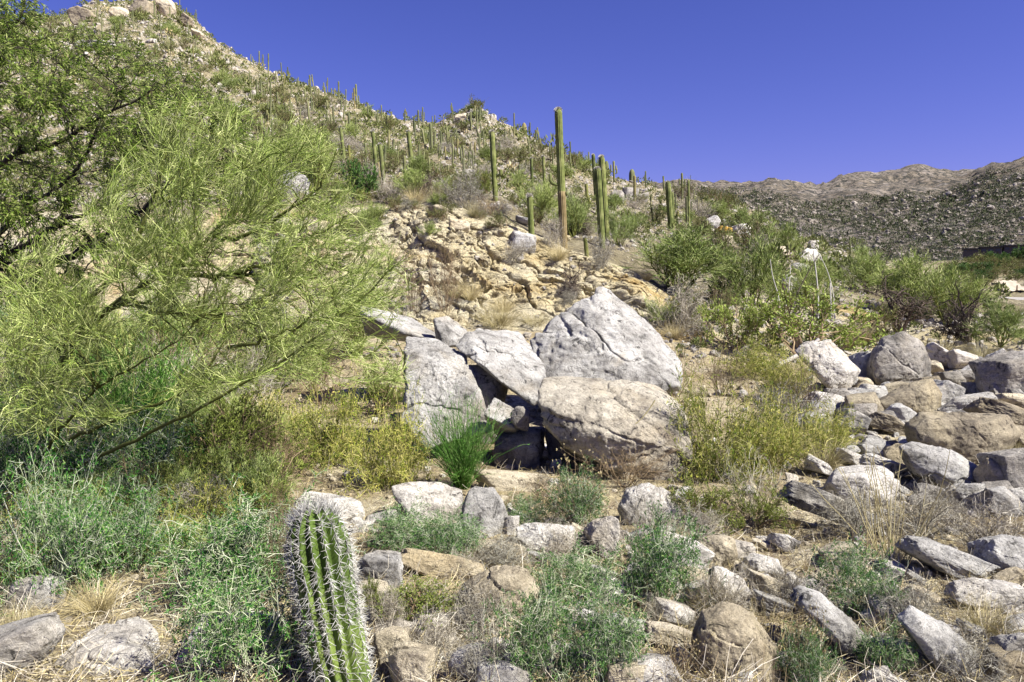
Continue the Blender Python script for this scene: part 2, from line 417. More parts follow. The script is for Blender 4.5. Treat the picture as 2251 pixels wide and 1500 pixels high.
_LD = [np.log(np.array([c[k][1] for k in sorted(c)], float)) for c in CURVES]
NC = len(CURVES)

def surf(px, s):
    """terrain point for photo column px and landform coordinate s (0 = at the camera ... NC-1 = horizon)"""
    px, s = np.broadcast_arrays(np.asarray(px, float), np.asarray(s, float))
    A = np.stack([np.interp(px, _K[i], _PY[i]) for i in range(NC)])
    D = np.stack([np.interp(px, _K[i], _LD[i]) for i in range(NC)])
    i = np.clip(np.floor(s).astype(int), 0, NC - 2); f = s - i
    g = lambda T, j: np.take_along_axis(T, j[None], 0)[0]
    d = np.exp(g(D, i) * (1 - f) + g(D, i + 1) * f)
    P0 = at(px, g(A, i), np.exp(g(D, i))); P1 = at(px, g(A, i + 1), np.exp(g(D, i + 1)))
    dd0 = np.exp(g(D, i)); dd1 = np.exp(g(D, i + 1))
    z = P0[..., 2] + (P1[..., 2] - P0[..., 2]) * ((d - dd0) / (dd1 - dd0))
    q = at(px, np.full(px.shape, 600.0), d)
    u = (px - 1125.5) / F
    # position with the right depth: solve for the ray row whose z matches
    y = (d - (z - CAM[2]) * FW[2]) / FW[1]
    P = np.stack([u * d, y, z], -1)
    dz = fbm(P / 0.8, 3, 5) * 0.07 * sm(d, 1, 4)
    dz = dz + fbm(P / 3.0, 4, 9) * 0.30 * sm(d, 14, 45) * sm(d, 2000, 600)
    dz = dz + fbm(P / 13.0, 4, 3) * 0.9 * sm(d, 40, 150)
    dz = dz + fbm(P / 90.0, 6, 31, 0.6) * 9.0 * sm(d, 330, 700)
    dz = dz + (0.5 - np.abs(fbm(P / 260.0, 4, 55, 0.55))) * 42.0 * sm(d, 1150, 1800) * sm(d, 3500, 2250)
    P[..., 2] += dz
    return P

PXC = np.concatenate([np.arange(-900, -100, 25.0), np.arange(-100, 600, 7.0), np.arange(600, 1500, 2.6), np.arange(1500, 2350, 7.0), np.arange(2350, 3101, 25.0)])
ROWS = [12, 40, 38, 30, 25, 26, 170, 24, 60, 70, 10, 14, 26, 40, 50, 10, 40, 6]
def band(i0, i1):
    s = np.concatenate([i + np.arange(ROWS[i]) / ROWS[i] for i in range(i0, i1)] + [np.array([float(i1)])])
    S, X = np.meshgrid(s, PXC, indexing='ij')
    return X, S
def grid_faces(nr, nc):
    I = np.arange(nr * nc).reshape(nr, nc)
    return np.stack([I[:-1, :-1], I[:-1, 1:], I[1:, 1:], I[1:, :-1]], -1).reshape(-1, 4)

def cliff_disp(X, S, P):
    t = S - 6
    edge = np.clip(np.sin(np.pi * np.clip(t, 0, 1)), 0, 1) ** 0.45
    msk = sm(X, 330, 520) * sm(X, 1480, 1400)
    msk = 0.15 + 0.85 * msk
    a = math.radians(-24)
    q = np.stack([P[..., 0] * math.cos(a) + P[..., 2] * math.sin(a), P[..., 1] * 0.7, -P[..., 0] * math.sin(a) + P[..., 2] * math.cos(a)], -1)
    q = q + 0.25 * np.stack([fbm(P / 0.9, 3, 41), fbm(P / 0.9, 3, 42), fbm(P / 0.9, 3, 43)], -1)
    f1, f2, r1 = worley(q * np.array([0.36, 0.42, 0.85]), 3)
    g1, g2, r2 = worley(q * np.array([1.25, 1.2, 3.0]), 8)
    e1 = np.exp(-(f2 - f1) / 0.035); e2 = np.exp(-(g2 - g1) / 0.05)
    rough = sm(fbm(P / 3.5, 3, 77), -0.5, 0.4)
    wz = q[..., 2] + 0.35 * fbm(P / 2.2, 4, 71)
    s1 = wz / 1.15; s2 = wz / 0.36 + 0.3 * fbm(P / 0.7, 3, 72)
    f1_ = s1 - np.floor(s1); f2_ = s2 - np.floor(s2)
    saw = lambda x: np.where(x < 0.86, x / 0.86, (1 - x) / 0.14)
    on1 = sm(fbm(P / 2.8, 3, 73), -0.5, 0.2); on2 = sm(fbm(P / 1.6, 3, 74), -0.3, 0.3)
    rr1 = _h(np.floor(s1).astype(np.int64), np.zeros_like(s1, dtype=np.int64), np.zeros_like(s1, dtype=np.int64), 5) - 0.5
    h = -0.55 * saw(1 - f1_) * on1 - 0.20 * saw(1 - f2_) * on2 + 0.3 * rr1
    h = h + (r1 - 0.5) * 0.38 - 0.34 * e1 + (r2 - 0.5) * 0.13 - 0.20 * e2 * on2
    h = h + fbm(P / 3.0, 3, 61) * 0.40 + fbm(P / 0.5, 4, 60, 0.6) * 0.09 + 0.2
    h = h * edge * msk
    out = np.array([0.1, -0.86, 0.5])
    return P + h[..., None] * out * 0.85

def build_band(name, i0, i1, mat, cliff=False):
    X, S = band(i0, i1)
    P = surf(X, S)
    if cliff: P = cliff_disp(X, S, P)
    me = make_mesh(name, P.reshape(-1, 3), [grid_faces(*X.shape)], smooth=not cliff)
    me.materials.append(mat)
    o = link(name, me); o["kind"] = "structure"
    return o
build_band("ground", 0, 6, M['ground'])
build_band("cliff", 6, 7, M['cliff'], True)
build_band("hillside", 7, 13, M['hill'])
build_band("mountain", 13, NC - 1, M['far'])

# lookup of the terrain seen at a pixel
_gx = np.arange(-300, 2560, 5.0)
_gs = np.concatenate([np.linspace(i, i + 1, 70, endpoint=False) for i in range(NC - 1)])
_SX, _SS = np.meshgrid(_gx, _gs, indexing='ij')
_GP = surf(_SX, _SS)
_m = (_SS > 6) & (_SS < 7)
_GP[_m] = cliff_disp(_SX[_m], _SS[_m], _GP[_m])
_, _gpy, _gd = proj(_GP)
_gmin = np.minimum.accumulate(_gpy, axis=1)
def ground(px, py):
    """first terrain point met along the sight line through photo pixel (px, py)"""
    i = int(np.clip(round((px + 300) / 5.0), 0, len(_gx) - 1))
    k = int(np.searchsorted(-_gmin[i], -py))
    k = min(k, len(_gs) - 1)
    p = _GP[i, k].copy()
    return p, float(_gd[i, k])
def ridge_row(px):
    i = int(np.clip(round((px + 300) / 5.0), 0, len(_gx) - 1)); return _gmin[i, -1]
# ------------------------------------------------------------------ rocks
def rock_shape(N, H, sub, seed, p=14, amp=0.05, strata=None, size=1.0, crack=0.5):
    D, T = ico(sub)
    q = np.maximum(0, D @ N.T) / H[None]
    qm = q.max(1, keepdims=True)
    inv = qm[:, 0] * (((q / qm) ** p).sum(1)) ** (1.0 / p)
    V = D / inv[:, None]
    s = size
    n = fbm(V / (0.45 * s) + seed * 3.7, 5, seed, 0.55)
    k = amp * s * n
    if sub >= 4:
        rc = np.random.default_rng(seed + 500)
        n2 = fbm(V / (0.16 * s) + seed * 1.7, 4, seed + 2, 0.6)
        k = k + n2 * 0.018 * s
        for j in range(4):
            nn = norm(rc.normal(size=3)); l = V @ nn - rc.uniform(-0.45, 0.45) * s + 0.16 * s * fbm(V / (0.6 * s) + j * 9, 4, seed + j)
            on = sm(fbm(V / (0.8 * s) + 31 * j, 2, seed + 40 + j), -0.25, 0.15)
            k = k + on * crack * s * (0.022 * np.sign(l) * sm(np.abs(l), 0.2 * s, 0.0) - 0.040 * np.exp(-(l / (0.012 * s)) ** 2))
        n5 = fbm(V / (0.05 * s) + seed, 3, seed + 5)
        k = k + n5 * 0.008 * s
    if strata is not None:
        ax, sp, am = strata
        ax = np.array(ax, float); ax /= np.linalg.norm(ax)
        l = (V @ ax) / sp + 0.45 * fbm(V / (0.9 * s) + 5, 3, seed + 9)
        fr = np.abs(l - np.round(l))
        st = _h(np.round(l - 0.5).astype(np.int64), np.zeros(len(l), np.int64), np.zeros(len(l), np.int64), seed)
        on = sm(fbm(V / (0.5 * s) + 11, 2, seed + 4), -0.35, 0.25)
        k = k + (-am * np.exp(-(fr / 0.07) ** 2) * 1.0 + am * 0.9 * (st - 0.5)) * on
    return V + D * k[:, None], T

def random_planes(rng, n=14, lo=0.72, hi=1.0):
    N = norm(rng.normal(size=(n, 3)))
    base = np.array([[1, 0, 0], [-1, 0, 0], [0, 1, 0], [0, -1, 0], [0, 0, 1], [0, 0, -1.0]])
    N = np.concatenate([N, norm(base + rng.normal(size=base.shape) * 0.15)])
    return N, rng.uniform(lo, hi, len(N))

def rot(axis, a): return np.array(Matrix.Rotation(a, 3, axis))

def rock_box(name, box, mat, label, roll=0, depth=None, thick=0.85, seed=0, sub=4, flat=False, lo=0.66, p=14, cat="boulder", sink=0.06, group=None, strata=None, ybase=None):
    """boulder filling photo box (x0,y0,x1,y1), standing on the terrain"""
    x0, y0, x1, y1 = box
    cx, cy = (x0 + x1) / 2, (y0 + y1) / 2
    if depth is None: _, depth = ground(cx, y1 - 0.08 * (y1 - y0))
    rng = np.random.default_rng(seed * 7 + 1)
    W = (x1 - x0) / F * depth; Hh = (y1 - y0) / F * depth
    th = thick * W if roll == 0 else thick * min(W, Hh)
    d = depth + 0.32 * th
    W *= d / depth; Hh *= d / depth
    N, H = random_planes(rng, 13, lo, 1.0)
    # unit shape to measured half sizes in the picture plane, with a roll about the view axis
    if roll:
        c, s_ = abs(math.cos(math.radians(roll))), abs(math.sin(math.radians(roll)))
        # length L and width B of a tilted block filling W x Hh
        den = max(c * c - s_ * s_, 0.25)
        L = max((W * c - Hh * s_) / den, W * 0.9); B = max((Hh * c - W * s_) / den, 0.32 * min(W, Hh) + 0.12 * L)
    else: L, B = W, Hh
    V, T = rock_shape(N, H, sub, seed, p, 0.06, None, 1.0)
    ext = (V.max(0) - V.min(0)) / 2; V = (V - (V.max(0) + V.min(0)) / 2) / ext
    V = V * np.array([L / 2, th / 2, B / 2])
    if abs(roll) < 15: V[:, 2] = np.where(V[:, 2] < 0, V[:, 2] * 1.45, V[:, 2])
    if strata is not None:
        pass
    V = V @ rot('Y', math.radians(roll)).T
    V = V @ rot('X', -PITCH - math.radians(rng.uniform(0, 8))).T
    V = V @ rot('Z', 0.0).T
    c = at(cx, cy, d)
    me = make_mesh(name, V, [T], smooth=True); me.materials.append(mat)
    o = link(name, me, loc=c)
    tag(o, label, cat, group)
    return o

def rock_hull(name, d0, pts, mat, label, seed=0, sub=5, p=26, amp=0.03, strata=None, cat="boulder", crack=0.6, ledge=None):
    """boulder whose corners are given as (photo x, photo y, distance beyond d0)"""
    P = np.array([at(a, b, d0 + c) for a, b, c in pts])
    bm = bmesh.new()
    vs = [bm.verts.new(q) for q in P]
    r = bmesh.ops.convex_hull(bm, input=vs)
    bm.normal_update()
    cen = P.mean(0)
    N = []; H = []
    for f in bm.faces:
        n = np.array(f.normal[:]); h = float(n @ (np.array(f.verts[0].co[:]) - cen))
        if h < 0: n, h = -n, -h
        N.append(n); H.append(max(h, 0.02))
    bm.free()
    N = np.array(N); H = np.array(H)
    size = float(np.linalg.norm(P.max(0) - P.min(0))) * 0.5
    V, T = rock_shape(N, H, sub, seed, p, amp, strata, size, crack)
    if ledge is not None:
        a_, b_, back, inset = ledge      # two points on the front edge, then how far the layer dips towards the back
        A_ = at(*a_) - cen; B_ = at(*b_) - cen
        nn = np.cross(B_ - A_, np.array([0, 1.0, back])); nn /= np.linalg.norm(nn); nn = nn if nn[2] > 0 else -nn
        l = (V - A_) @ nn + 0.05 * size * fbm(V / (0.5 * size), 3, seed + 77)
        low = sm(l, 0.01 * size, -0.03 * size)
        V[:, :2] *= (1 - inset * low * (0.75 + 0.25 * sm(l, 0, -0.3 * size)))[:, None]
        V *= (1 - 0.05 * np.exp(-(l / (0.018 * size)) ** 2))[:, None]
    me = make_mesh(name, V, [T], smooth=True); me.materials.append(mat)
    o = link(name, me, loc=cen)
    tag(o, label, cat)
    return o

M['bigtan'] = rock_mat('warm_pale_granite', (0.64, 0.59, 0.48), (0.48, 0.435, 0.345), (0.13, 0.115, 0.10), (0.50, 0.40, 0.25), 0.5, 0.8)
# --- the big boulders in the middle of the wash
D4 = ground(1350, 1062)[1]
rock_hull("boulder", D4, [(1518, 1074, 0), (1450, 1078, 0), (1330, 1018, 0.05), (1235, 985, 0.12), (1185, 932, 0.3), (1170, 880, 0.4), (1290, 942, -0.06), (1400, 966, -0.12), (1530, 1002, 0.0), (1176, 840, 0.6), (1190, 826, 0.9), (1174, 925, 0.4), (1265, 818, 1.15), (1445, 842, 1.2), (1502, 880, 1.0), (1532, 950, 0.6), (1540, 1040, 0.25), (1250, 1000, 1.4), (1480, 1050, 1.5), (1330, 880, 0.35), (1440, 905, 0.4)],
          M['bigtan'], "huge smooth pale boulder with a layered dark underside, front of the central pile", 4, 6, 26, 0.02, ((0.28, -0.25, 1.0), 0.16, 0.02), crack=0.5, ledge=((1180, 900, D4 + 0.2), (1516, 1003, D4), 0.25, 0.055))
D1 = D4 + 3.0
rock_hull("boulder", D1, [(1316, 634, 1.7), (1345, 645, 1.8), (1402, 700, 1.6), (1448, 738, 1.4), (1498, 796, 1.1), (1492, 850, 0.5), (1335, 890, 0), (1180, 880, 0.1), (1158, 742, 0.9), (1222, 708, 1.4), (1252, 684, 1.6), (1262, 760, 0.35), (1400, 800, 0.35), (1300, 870, 3.2), (1480, 860, 3.2), (1200, 860, 3.0)],
          M['grey'], "tall grey boulder with a pointed peak behind the central pile", 11, 6, 60, 0.03, ((0.55, -0.3, 0.8), 0.55, 0.04), crack=0.9)
D2 = D4 + 1.6
rock_hull("boulder", D2, [(1003, 762, 0.6), (1028, 730, 0.9), (1046, 721, 1.1), (1142, 727, 1.5), (1172, 765, 1.1), (1198, 815, 0.6), (1192, 885, 0.1), (1172, 893, 0.1), (1118, 852, 0), (1060, 802, 0.05), (1034, 792, 0.15), (1045, 770, 0.25), (1060, 800, 1.6), (1180, 880, 1.6)],
          M['grey'], "grey tilted slab overhanging a dark hollow, left of the peaked boulder", 7, 6, 60, 0.025, ((-0.4, -0.4, 0.8), 0.4, 0.04))
D3 = D4 + 1.2
rock_hull("boulder", D3, [(890, 735, 1.4), (958, 741, 1.4), (1024, 778, 0.9), (1042, 850, 0.5), (1052, 905, 0.3), (1088, 945, 0), (940, 985, -0.1), (885, 930, 0.1), (890, 800, 0.4), (1010, 800, 0.45), (910, 930, 2), (1040, 930, 1.9)],
          M['grey'], "broad grey boulder with tan stained foot, left end of the central pile", 15, 6, 60, 0.03, None, crack=0.8)
rock_hull("boulder", D4 + 4.3, [(952, 697, 0.3), (985, 692, 0.6), (1034, 733, 0.4), (1018, 760, 0.1), (975, 765, 0), (958, 720, 0), (960, 760, 0.9), (1030, 762, 0.9)], M['grey'], "small grey slab standing up behind the central pile", 21, 4, 20, 0.03)
rock_hull("boulder", D4 + 4.6, [(790, 668, 0.6), (905, 698, 1.2), (962, 735, 0.8), (950, 748, 0), (880, 735, 0), (800, 690, 0), (800, 740, 1.2), (940, 760, 1.4)], M['grey'], "long flat grey slab beneath the palo verde tips", 22, 4, 24, 0.02)
rock_hull("boulder", D4 + 0.75, [(1086, 872, 0.3), (1122, 890, 0.2), (1158, 915, 0.15), (1132, 945, 0), (1062, 912, 0), (1070, 890, 0.1), (1090, 960, 0.6), (1140, 960, 0.6)], M['grey'], "wedge shaped grey rock in the hollow beneath the tilted slab", 23, 4, 24, 0.02)
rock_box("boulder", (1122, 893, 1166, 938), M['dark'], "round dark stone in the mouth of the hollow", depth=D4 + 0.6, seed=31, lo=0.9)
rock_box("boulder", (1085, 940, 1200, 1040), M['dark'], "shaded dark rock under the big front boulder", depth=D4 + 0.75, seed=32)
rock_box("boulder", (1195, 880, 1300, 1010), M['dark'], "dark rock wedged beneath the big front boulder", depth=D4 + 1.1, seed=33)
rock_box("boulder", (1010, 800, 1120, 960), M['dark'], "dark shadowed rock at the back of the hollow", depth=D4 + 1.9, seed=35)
rock_box("boulder", (1035, 1030, 1200, 1082), M['tan'], "low flat tan slab in front of the hollow", roll=4, seed=34, thick=1.2)
rock_box("boulder", (860, 905, 950, 1000), M['tan'], "tan rock half hidden in straw left of the central pile", seed=36)
# --- loose rocks, foreground and right hand pile: box, roll, material, label
R = [
 ((875, 1062, 1012, 1152), 0, 'white', "pale rock with a small notch below the green broom bush"),
 ((1018, 1075, 1112, 1182), 0, 'grey', "upright rounded grey rock left of the flowering bush"),
 ((1108, 1136, 1140, 1177), 0, 'white', "fist sized pale stone between two bigger pale rocks"),
 ((1136, 1138, 1265, 1212), 12, 'white', "pale cracked rock below the flowering bush"),
 ((1290, 1136, 1370, 1232), -20, 'white', "pale leaning rock right of the flowering bush foot"),
 ((1365, 1068, 1492, 1165), 0, 'white', "big round pale rock below the huge front boulder"),
 ((1430, 1172, 1560, 1262), 14, 'white', "pale rock behind the dark green twiggy bush"),
 ((1022, 1182, 1156, 1238), 6, 'tan', "tan lens shaped rock above the yellow curved slab"),
 ((882, 1205, 1062, 1272), 10, 'tan', "yellowish curved slab with black gap beneath"),
 ((782, 1220, 884, 1294), 0, 'grey', "grey rounded rock just right of the spiny cactus"),
 ((895, 1280, 1002, 1330), 4, 'tan', "pale yellow rock under the curved slab"),
 ((995, 1245, 1180, 1392), -22, 'tan', "large tan boulder right of the curved slab"),
 ((885, 1350, 985, 1410), 0, 'white', "pale rock under grey twigs beside the tan blocks"),
 ((822, 1385, 905, 1478), 0, 'tan', "square tan block near the cactus foot"),
 ((848, 1412, 955, 1530), 12, 'tan', "egg shaped tan rock on the bottom edge near the cactus"),
 ((985, 1418, 1095, 1510), 20, 'white', "pale angular rock under twigs at the bottom edge"),
 ((1418, 1362, 1534, 1432), 16, 'tan', "tan angular rock left of the large shaded boulder"),
 ((1388, 1445, 1495, 1520), 0, 'white', "pale grey rock below the tan angular rock"),
 ((1528, 1330, 1715, 1540), 14, 'lichen', "large dark boulder with yellow lichen at the bottom edge"),
 ((1555, 1248, 1645, 1340), 18, 'white', "pale rock with twig shadows above the large shaded boulder"),
 ((1636, 1214, 1720, 1270), 14, 'white', "smooth pale rock above the small round stone"),
 ((1648, 1268, 1708, 1312), 0, 'grey', "small round grey stone on bare soil"),
 ((1530, 1172, 1622, 1250), 10, 'tan', "tan rock beside the dark green twiggy bush"),
 ((1738, 1295, 1925, 1470), 40, 'grey', "long grey slab sloping down to the right at the bottom"),
 ((1975, 1342, 2185, 1520), 36, 'grey', "longest diagonal slab in the lower right corner"),
 ((2098, 1268, 2275, 1345), 8, 'white', "flat white slab at the right edge"),
 ((1990, 1180, 2168, 1280), 22, 'grey', "smooth grey slab below the tall straw stalks"),
 ((2150, 1172, 2275, 1272), 10, 'grey', "grey boulder with twig shadows at the right edge"),
 ((1735, 1078, 1928, 1158), 22, 'grey', "narrow log shaped grey rock on the bare slope"),
 ((1815, 1035, 1960, 1110), 0, 'white', "pale low mound of rock behind grey twigs"),
 ((2180, 1380, 2290, 1480), 15, 'grey', "grey rock at the lower right edge"),
 ((2170, 1440, 2290, 1530), 0, 'brown', "dark rock in the lower right corner"),
 # right hand pile
 ((1752, 752, 1884, 868), 33, 'white', "pale slanted block at the left of the boulder pile"),
 ((1912, 736, 2042, 856), 0, 'dark', "largest upright dark boulder topping the boulder pile"),
 ((1876, 780, 1938, 842), 0, 'grey', "rounded grey rock left of the upright dark boulder"),
 ((2032, 754, 2110, 812), 20, 'white', "pale speckled rock right of the upright dark boulder"),
 ((2085, 768, 2152, 812), 14, 'white', "low pale rock on the far side of the pile"),
 ((2034, 792, 2078, 828), 20, 'tan', "small tan stone beside the upright dark boulder"),
 ((2150, 772, 2285, 880), -12, 'dark', "dark grey boulder under twigs at the right edge"),
 ((1928, 836, 2068, 922), -10, 'brown', "dark brown block with bright top edge below the upright boulder"),
 ((2044, 836, 2104, 896), 20, 'grey', "grey rock between the brown block and the dark small stones"),
 ((2066, 862, 2178, 926), -14, 'grey', "smooth grey slab above the largest brown boulder"),
 ((2150, 876, 2290, 958), 20, 'brown', "brown slab at the right edge of the pile"),
 ((2195, 858, 2290, 905), 14, 'tan', "tan topped rock at the right edge of the pile"),
 ((1996, 908, 2230, 1026), 12, 'brown', "largest brown boulder lying across the pile"),
 ((1908, 902, 1984, 958), 22, 'brown', "brown cobble left of the largest brown boulder"),
 ((1958, 890, 2004, 928), 0, 'grey', "small grey stone on top of the brown cobble"),
 ((1886, 848, 1938, 890), 0, 'grey', "grey stone under the rounded grey rock"),
 ((1862, 852, 1898, 894), 10, 'dark', "dark leaning stone below the slanted block"),
 ((1872, 830, 1914, 856), 0, 'tan', "little tan stone below the rounded grey rock"),
 ((1776, 862, 1868, 915), 6, 'white', "pale flat rock in front of the slanted block"),
 ((1846, 892, 1920, 940), 0, 'dark', "dark cobble left of the brown cobble"),
 ((1838, 900, 1900, 962), 25, 'grey', "grey sloping stone at the foot of the pile"),
 ((1942, 980, 2030, 1046), -30, 'brown', "angular split rock with pointed top"),
 ((1985, 978, 2170, 1086), 24, 'grey', "long dark sided boulder below the largest brown boulder"),
 ((2076, 1056, 2156, 1114), -8, 'grey', "grey oval rock below the long dark boulder"),
 ((2142, 1076, 2226, 1136), 0, 'grey', "grey rock right of the oval one"),
 ((2212, 1076, 2285, 1126), 0, 'grey', "grey rock on the right edge under the pile"),
 ((2155, 1012, 2230, 1086), 20, 'tan', "tan rounded rock at the end of the long dark boulder"),
 ((2188, 992, 2290, 1090), 0, 'dark', "black shaded boulder at the right edge"),
 ((1890, 958, 1955, 1008), 10, 'grey', "grey rock at the edge of the straw bush"),
 ((1902, 1000, 2000, 1056), 22, 'white', "pale sloping slab below the angular split rock"),
 ((2205, 930, 2290, 1000), 20, 'brown', "brown rock right of the largest brown boulder"),
 ((2098, 812, 2165, 842), 8, 'dark', "flat dark stone behind the smooth grey slab"),
 ((2060, 820, 2112, 850), 0, 'dark', "small dark stone behind the smooth grey slab"),
 ((2120, 838, 2180, 872), 12, 'grey', "thin grey slab among the small dark stones"),
 ((1768, 1000, 1830, 1052), 30, 'white', "white splintered rock below the straw bush"),
 ((1835, 985, 1905, 1035), 24, 'white', "white crumbling rock at the foot of the pile"),
 # left foreground
 ((-60, 1362, 128, 1485), -14, 'grey', "flat grey slab in the lower left corner"),
 ((650, 1082, 800, 1148), 8, 'white', "flat pale rock behind the cactus top"),
 ((430, 1352, 610, 1442), 0, 'white', "white rock hidden inside the big grey green bush"),
 ((175, 985, 260, 1045), 0, 'white', "pale rock in the shade of the palo verde"),
 ((190, 1170, 290, 1230), 0, 'tan', "tan rock beneath the left undergrowth"),
 ((40, 1270, 130, 1340), 0, 'grey', "grey rock beneath the left undergrowth"),
 ((1560, 1090, 1625, 1130), 0, 'tan', "low tan stone beside the green tuft with tall twigs"),
 # hillside and cliff
 ((604, 378, 676, 432), 0, 'grey', "perched grey boulder on the hill seen through the palo verde"),
 ((1116, 505, 1184, 558), 12, 'grey', "dark grey rock jutting from the cliff top"),
 ((1543, 472, 1584, 512), -20, 'grey', "pointed grey boulder on the slope below the fat saguaros"),
 ((1574, 482, 1608, 508), 0, 'white', "rounded pale boulder resting on the orange stained rock"),
 ((1574, 497, 1610, 518), 0, 'orange', "orange stained rock on the slope"),
 ((1606, 492, 1650, 524), 0, 'white', "pale boulder right of the orange stained rock"),
 ((1748, 548, 1800, 582), 0, 'white', "white boulder on the crest of the right slope"),
 ((1776, 528, 1800, 550), 0, 'white', "small white boulder on the crest of the right slope"),
 ((1690, 540, 1734, 570), 0, 'tan', "tan boulder on the right slope between bushes"),
 ((985, 484, 1034, 508), 0, 'tan', "flat tan rock balanced on the cliff edge"),
 ((1705, 600, 1765, 660), 30, 'white', "pale fractured slab on the right slope"),
 ((1735, 575, 1790, 612), 20, 'white', "pale slab just below the crest of the right slope"),
 ((1130, 470, 1175, 500), 20, 'grey', "grey stone above the dark cliff rock"),
 ((940, 450, 985, 482), 0, 'brown', "dark brown rock on the cliff edge below the straw grass"),
 ((158, 24, 212, 56), 0, 'brown', "left crag block on the summit of the high hill"),
 ((240, 14, 290, 46), 10, 'tan', "low pale crag on the summit between the two crag blocks"),
 ((288, -2, 342, 40), 0, 'brown', "highest crag block on the summit of the high hill"),
 ((340, -2, 392, 42), 12, 'tan', "right crag block on the summit overhanging the steep side"),
 ((386, 26, 428, 66), 30, 'brown', "sloping crag block on the steep right side of the summit"),
 ((418, 62, 452, 92), 30, 'tan', "lower crag block on the steep right side of the summit"),
 ((1030, 240, 1066, 264), 12, 'dark', "dark crag capping the small peak"),
 ((1000, 252, 1034, 276), 0, 'tan', "tan crag on the left shoulder of the small peak"),
 ((1338, 418, 1376, 448), 10, 'dark', "dark outcrop rock on the right slope, left of three"),
 ((1368, 412, 1404, 446), 0, 'dark', "dark outcrop rock on the right slope, middle of three"),
 ((1398, 424, 1426, 448), 0, 'dark', "dark outcrop rock on the right slope, right of three"),
 ((170, 82, 262, 118), 8, 'grey', "grey ledge rock below the summit crags"),
 ((1560, 520, 1612, 545), 0, 'tan', "tan rock on the slope above the green bush"),
]
OUT = {
 "largest upright dark boulder topping the boulder pile": [(1912, 800), (1922, 768), (1945, 741), (1985, 734), (2022, 756), (2042, 795), (2040, 838), (2018, 858), (1945, 862), (1918, 845)],
 "pale slanted block at the left of the boulder pile": [(1750, 772), (1768, 758), (1824, 750), (1886, 814), (1848, 872), (1815, 850), (1790, 815)],
 "largest brown boulder lying across the pile": [(1992, 935), (2028, 908), (2105, 912), (2150, 925), (2205, 915), (2235, 955), (2205, 1008), (2150, 1030), (2065, 992), (2000, 970)],
 "dark brown block with bright top edge below the upright boulder": [(1926, 882), (1998, 844), (2046, 835), (2068, 868), (2066, 922), (1992, 922), (1932, 905)],
 "long dark sided boulder below the largest brown boulder": [(1982, 985), (2010, 975), (2085, 992), (2145, 1025), (2176, 1086), (2095, 1082), (2010, 1040), (1988, 1010)],
 "angular split rock with pointed top": [(1942, 990), (1960, 980), (1985, 978), (2028, 1030), (2020, 1048), (1965, 1046)],
 "long grey slab sloping down to the right at the bottom": [(1745, 1318), (1765, 1296), (1800, 1306), (1880, 1370), (1922, 1420), (1925, 1475), (1885, 1462), (1800, 1370)],
 "longest diagonal slab in the lower right corner": [(1978, 1362), (2010, 1342), (2075, 1370), (2140, 1430), (2190, 1520), (2110, 1530), (2030, 1440)],
 "big round pale rock below the huge front boulder": [(1362, 1110), (1380, 1078), (1425, 1064), (1470, 1082), (1496, 1125), (1490, 1165), (1375, 1165)],
 "large dark boulder with yellow lichen at the bottom edge": [(1526, 1390), (1545, 1345), (1590, 1328), (1650, 1350), (1700, 1420), (1718, 1540), (1550, 1540), (1530, 1450)],
 "large tan boulder right of the curved slab": [(995, 1330), (1030, 1282), (1090, 1250), (1150, 1250), (1182, 1290), (1170, 1340), (1110, 1395), (1010, 1392)],
}
def hull_outline(out, mat, lab, seed, thick=0.8):
    O = np.array(out, float); c = O.mean(0); O = c + (O - c) * 1.12; y1 = O[:, 1].max(); y0 = O[:, 1].min()
    d = ground(c[0], min(y1, 1520) - 0.1 * (y1 - y0))[1]
    sz = math.sqrt(np.ptp(O[:, 0]) * np.ptp(O[:, 1])) / F * d * thick
    pts = [(x, y, sz * 0.45) for x, y in O]
    for f_, dz in ((0.72, 0.06), (0.35, -0.02), (0.7, 0.9)):
        pts += [(c[0] + (x - c[0]) * f_ - 6, c[1] + (y - c[1]) * f_ + 4, sz * dz) for x, y in O]
    return rock_hull("boulder", d, pts, mat, lab, seed, 5, 40, 0.03, None, "boulder", 0.7)
for k, (box, roll, mk, lab) in enumerate(R):
    if lab in OUT:
        hull_outline(OUT[lab], M[mk], lab.replace("with yellow lichen ", "with a shaded left side "), 100 + k); continue
    big = (box[2] - box[0]) > 70
    if box[1] > 730 and box[2] - box[0] < 260:
        mx, my = (box[0] + box[2]) / 2, (box[1] + box[3]) / 2; f_ = 1.22 if box[0] > 1740 and box[3] < 1140 else 1.13
        box = (mx + (box[0] - mx) * f_, my + (box[1] - my) * f_, mx + (box[2] - mx) * f_, my + (box[3] - my) * f_)
    rock_box("boulder", box, M[mk], lab, roll=roll, seed=100 + k, sub=5 if big else 4, lo=0.80 if (mk == 'dark' or 'round' in lab or 'egg' in lab) else 0.70, p=30, thick=0.9)
# white fissured rock lower left
DL = ground(240, 1490)[1]
rock_hull("boulder", DL, [(112, 1500, 0), (122, 1445, 0.1), (200, 1382, 0.35), (305, 1352, 0.6), (352, 1392, 0.5), (345, 1560, 0), (112, 1560, 0), (230, 1420, 0.05), (330, 1430, 0.1), (330, 1500, 0.9), (130, 1500, 0.9)], M['white'], "big white fissured rock at the bottom left", 51, 6, 24, 0.03, ((0.15, -0.5, 1), 0.12, 0.02))

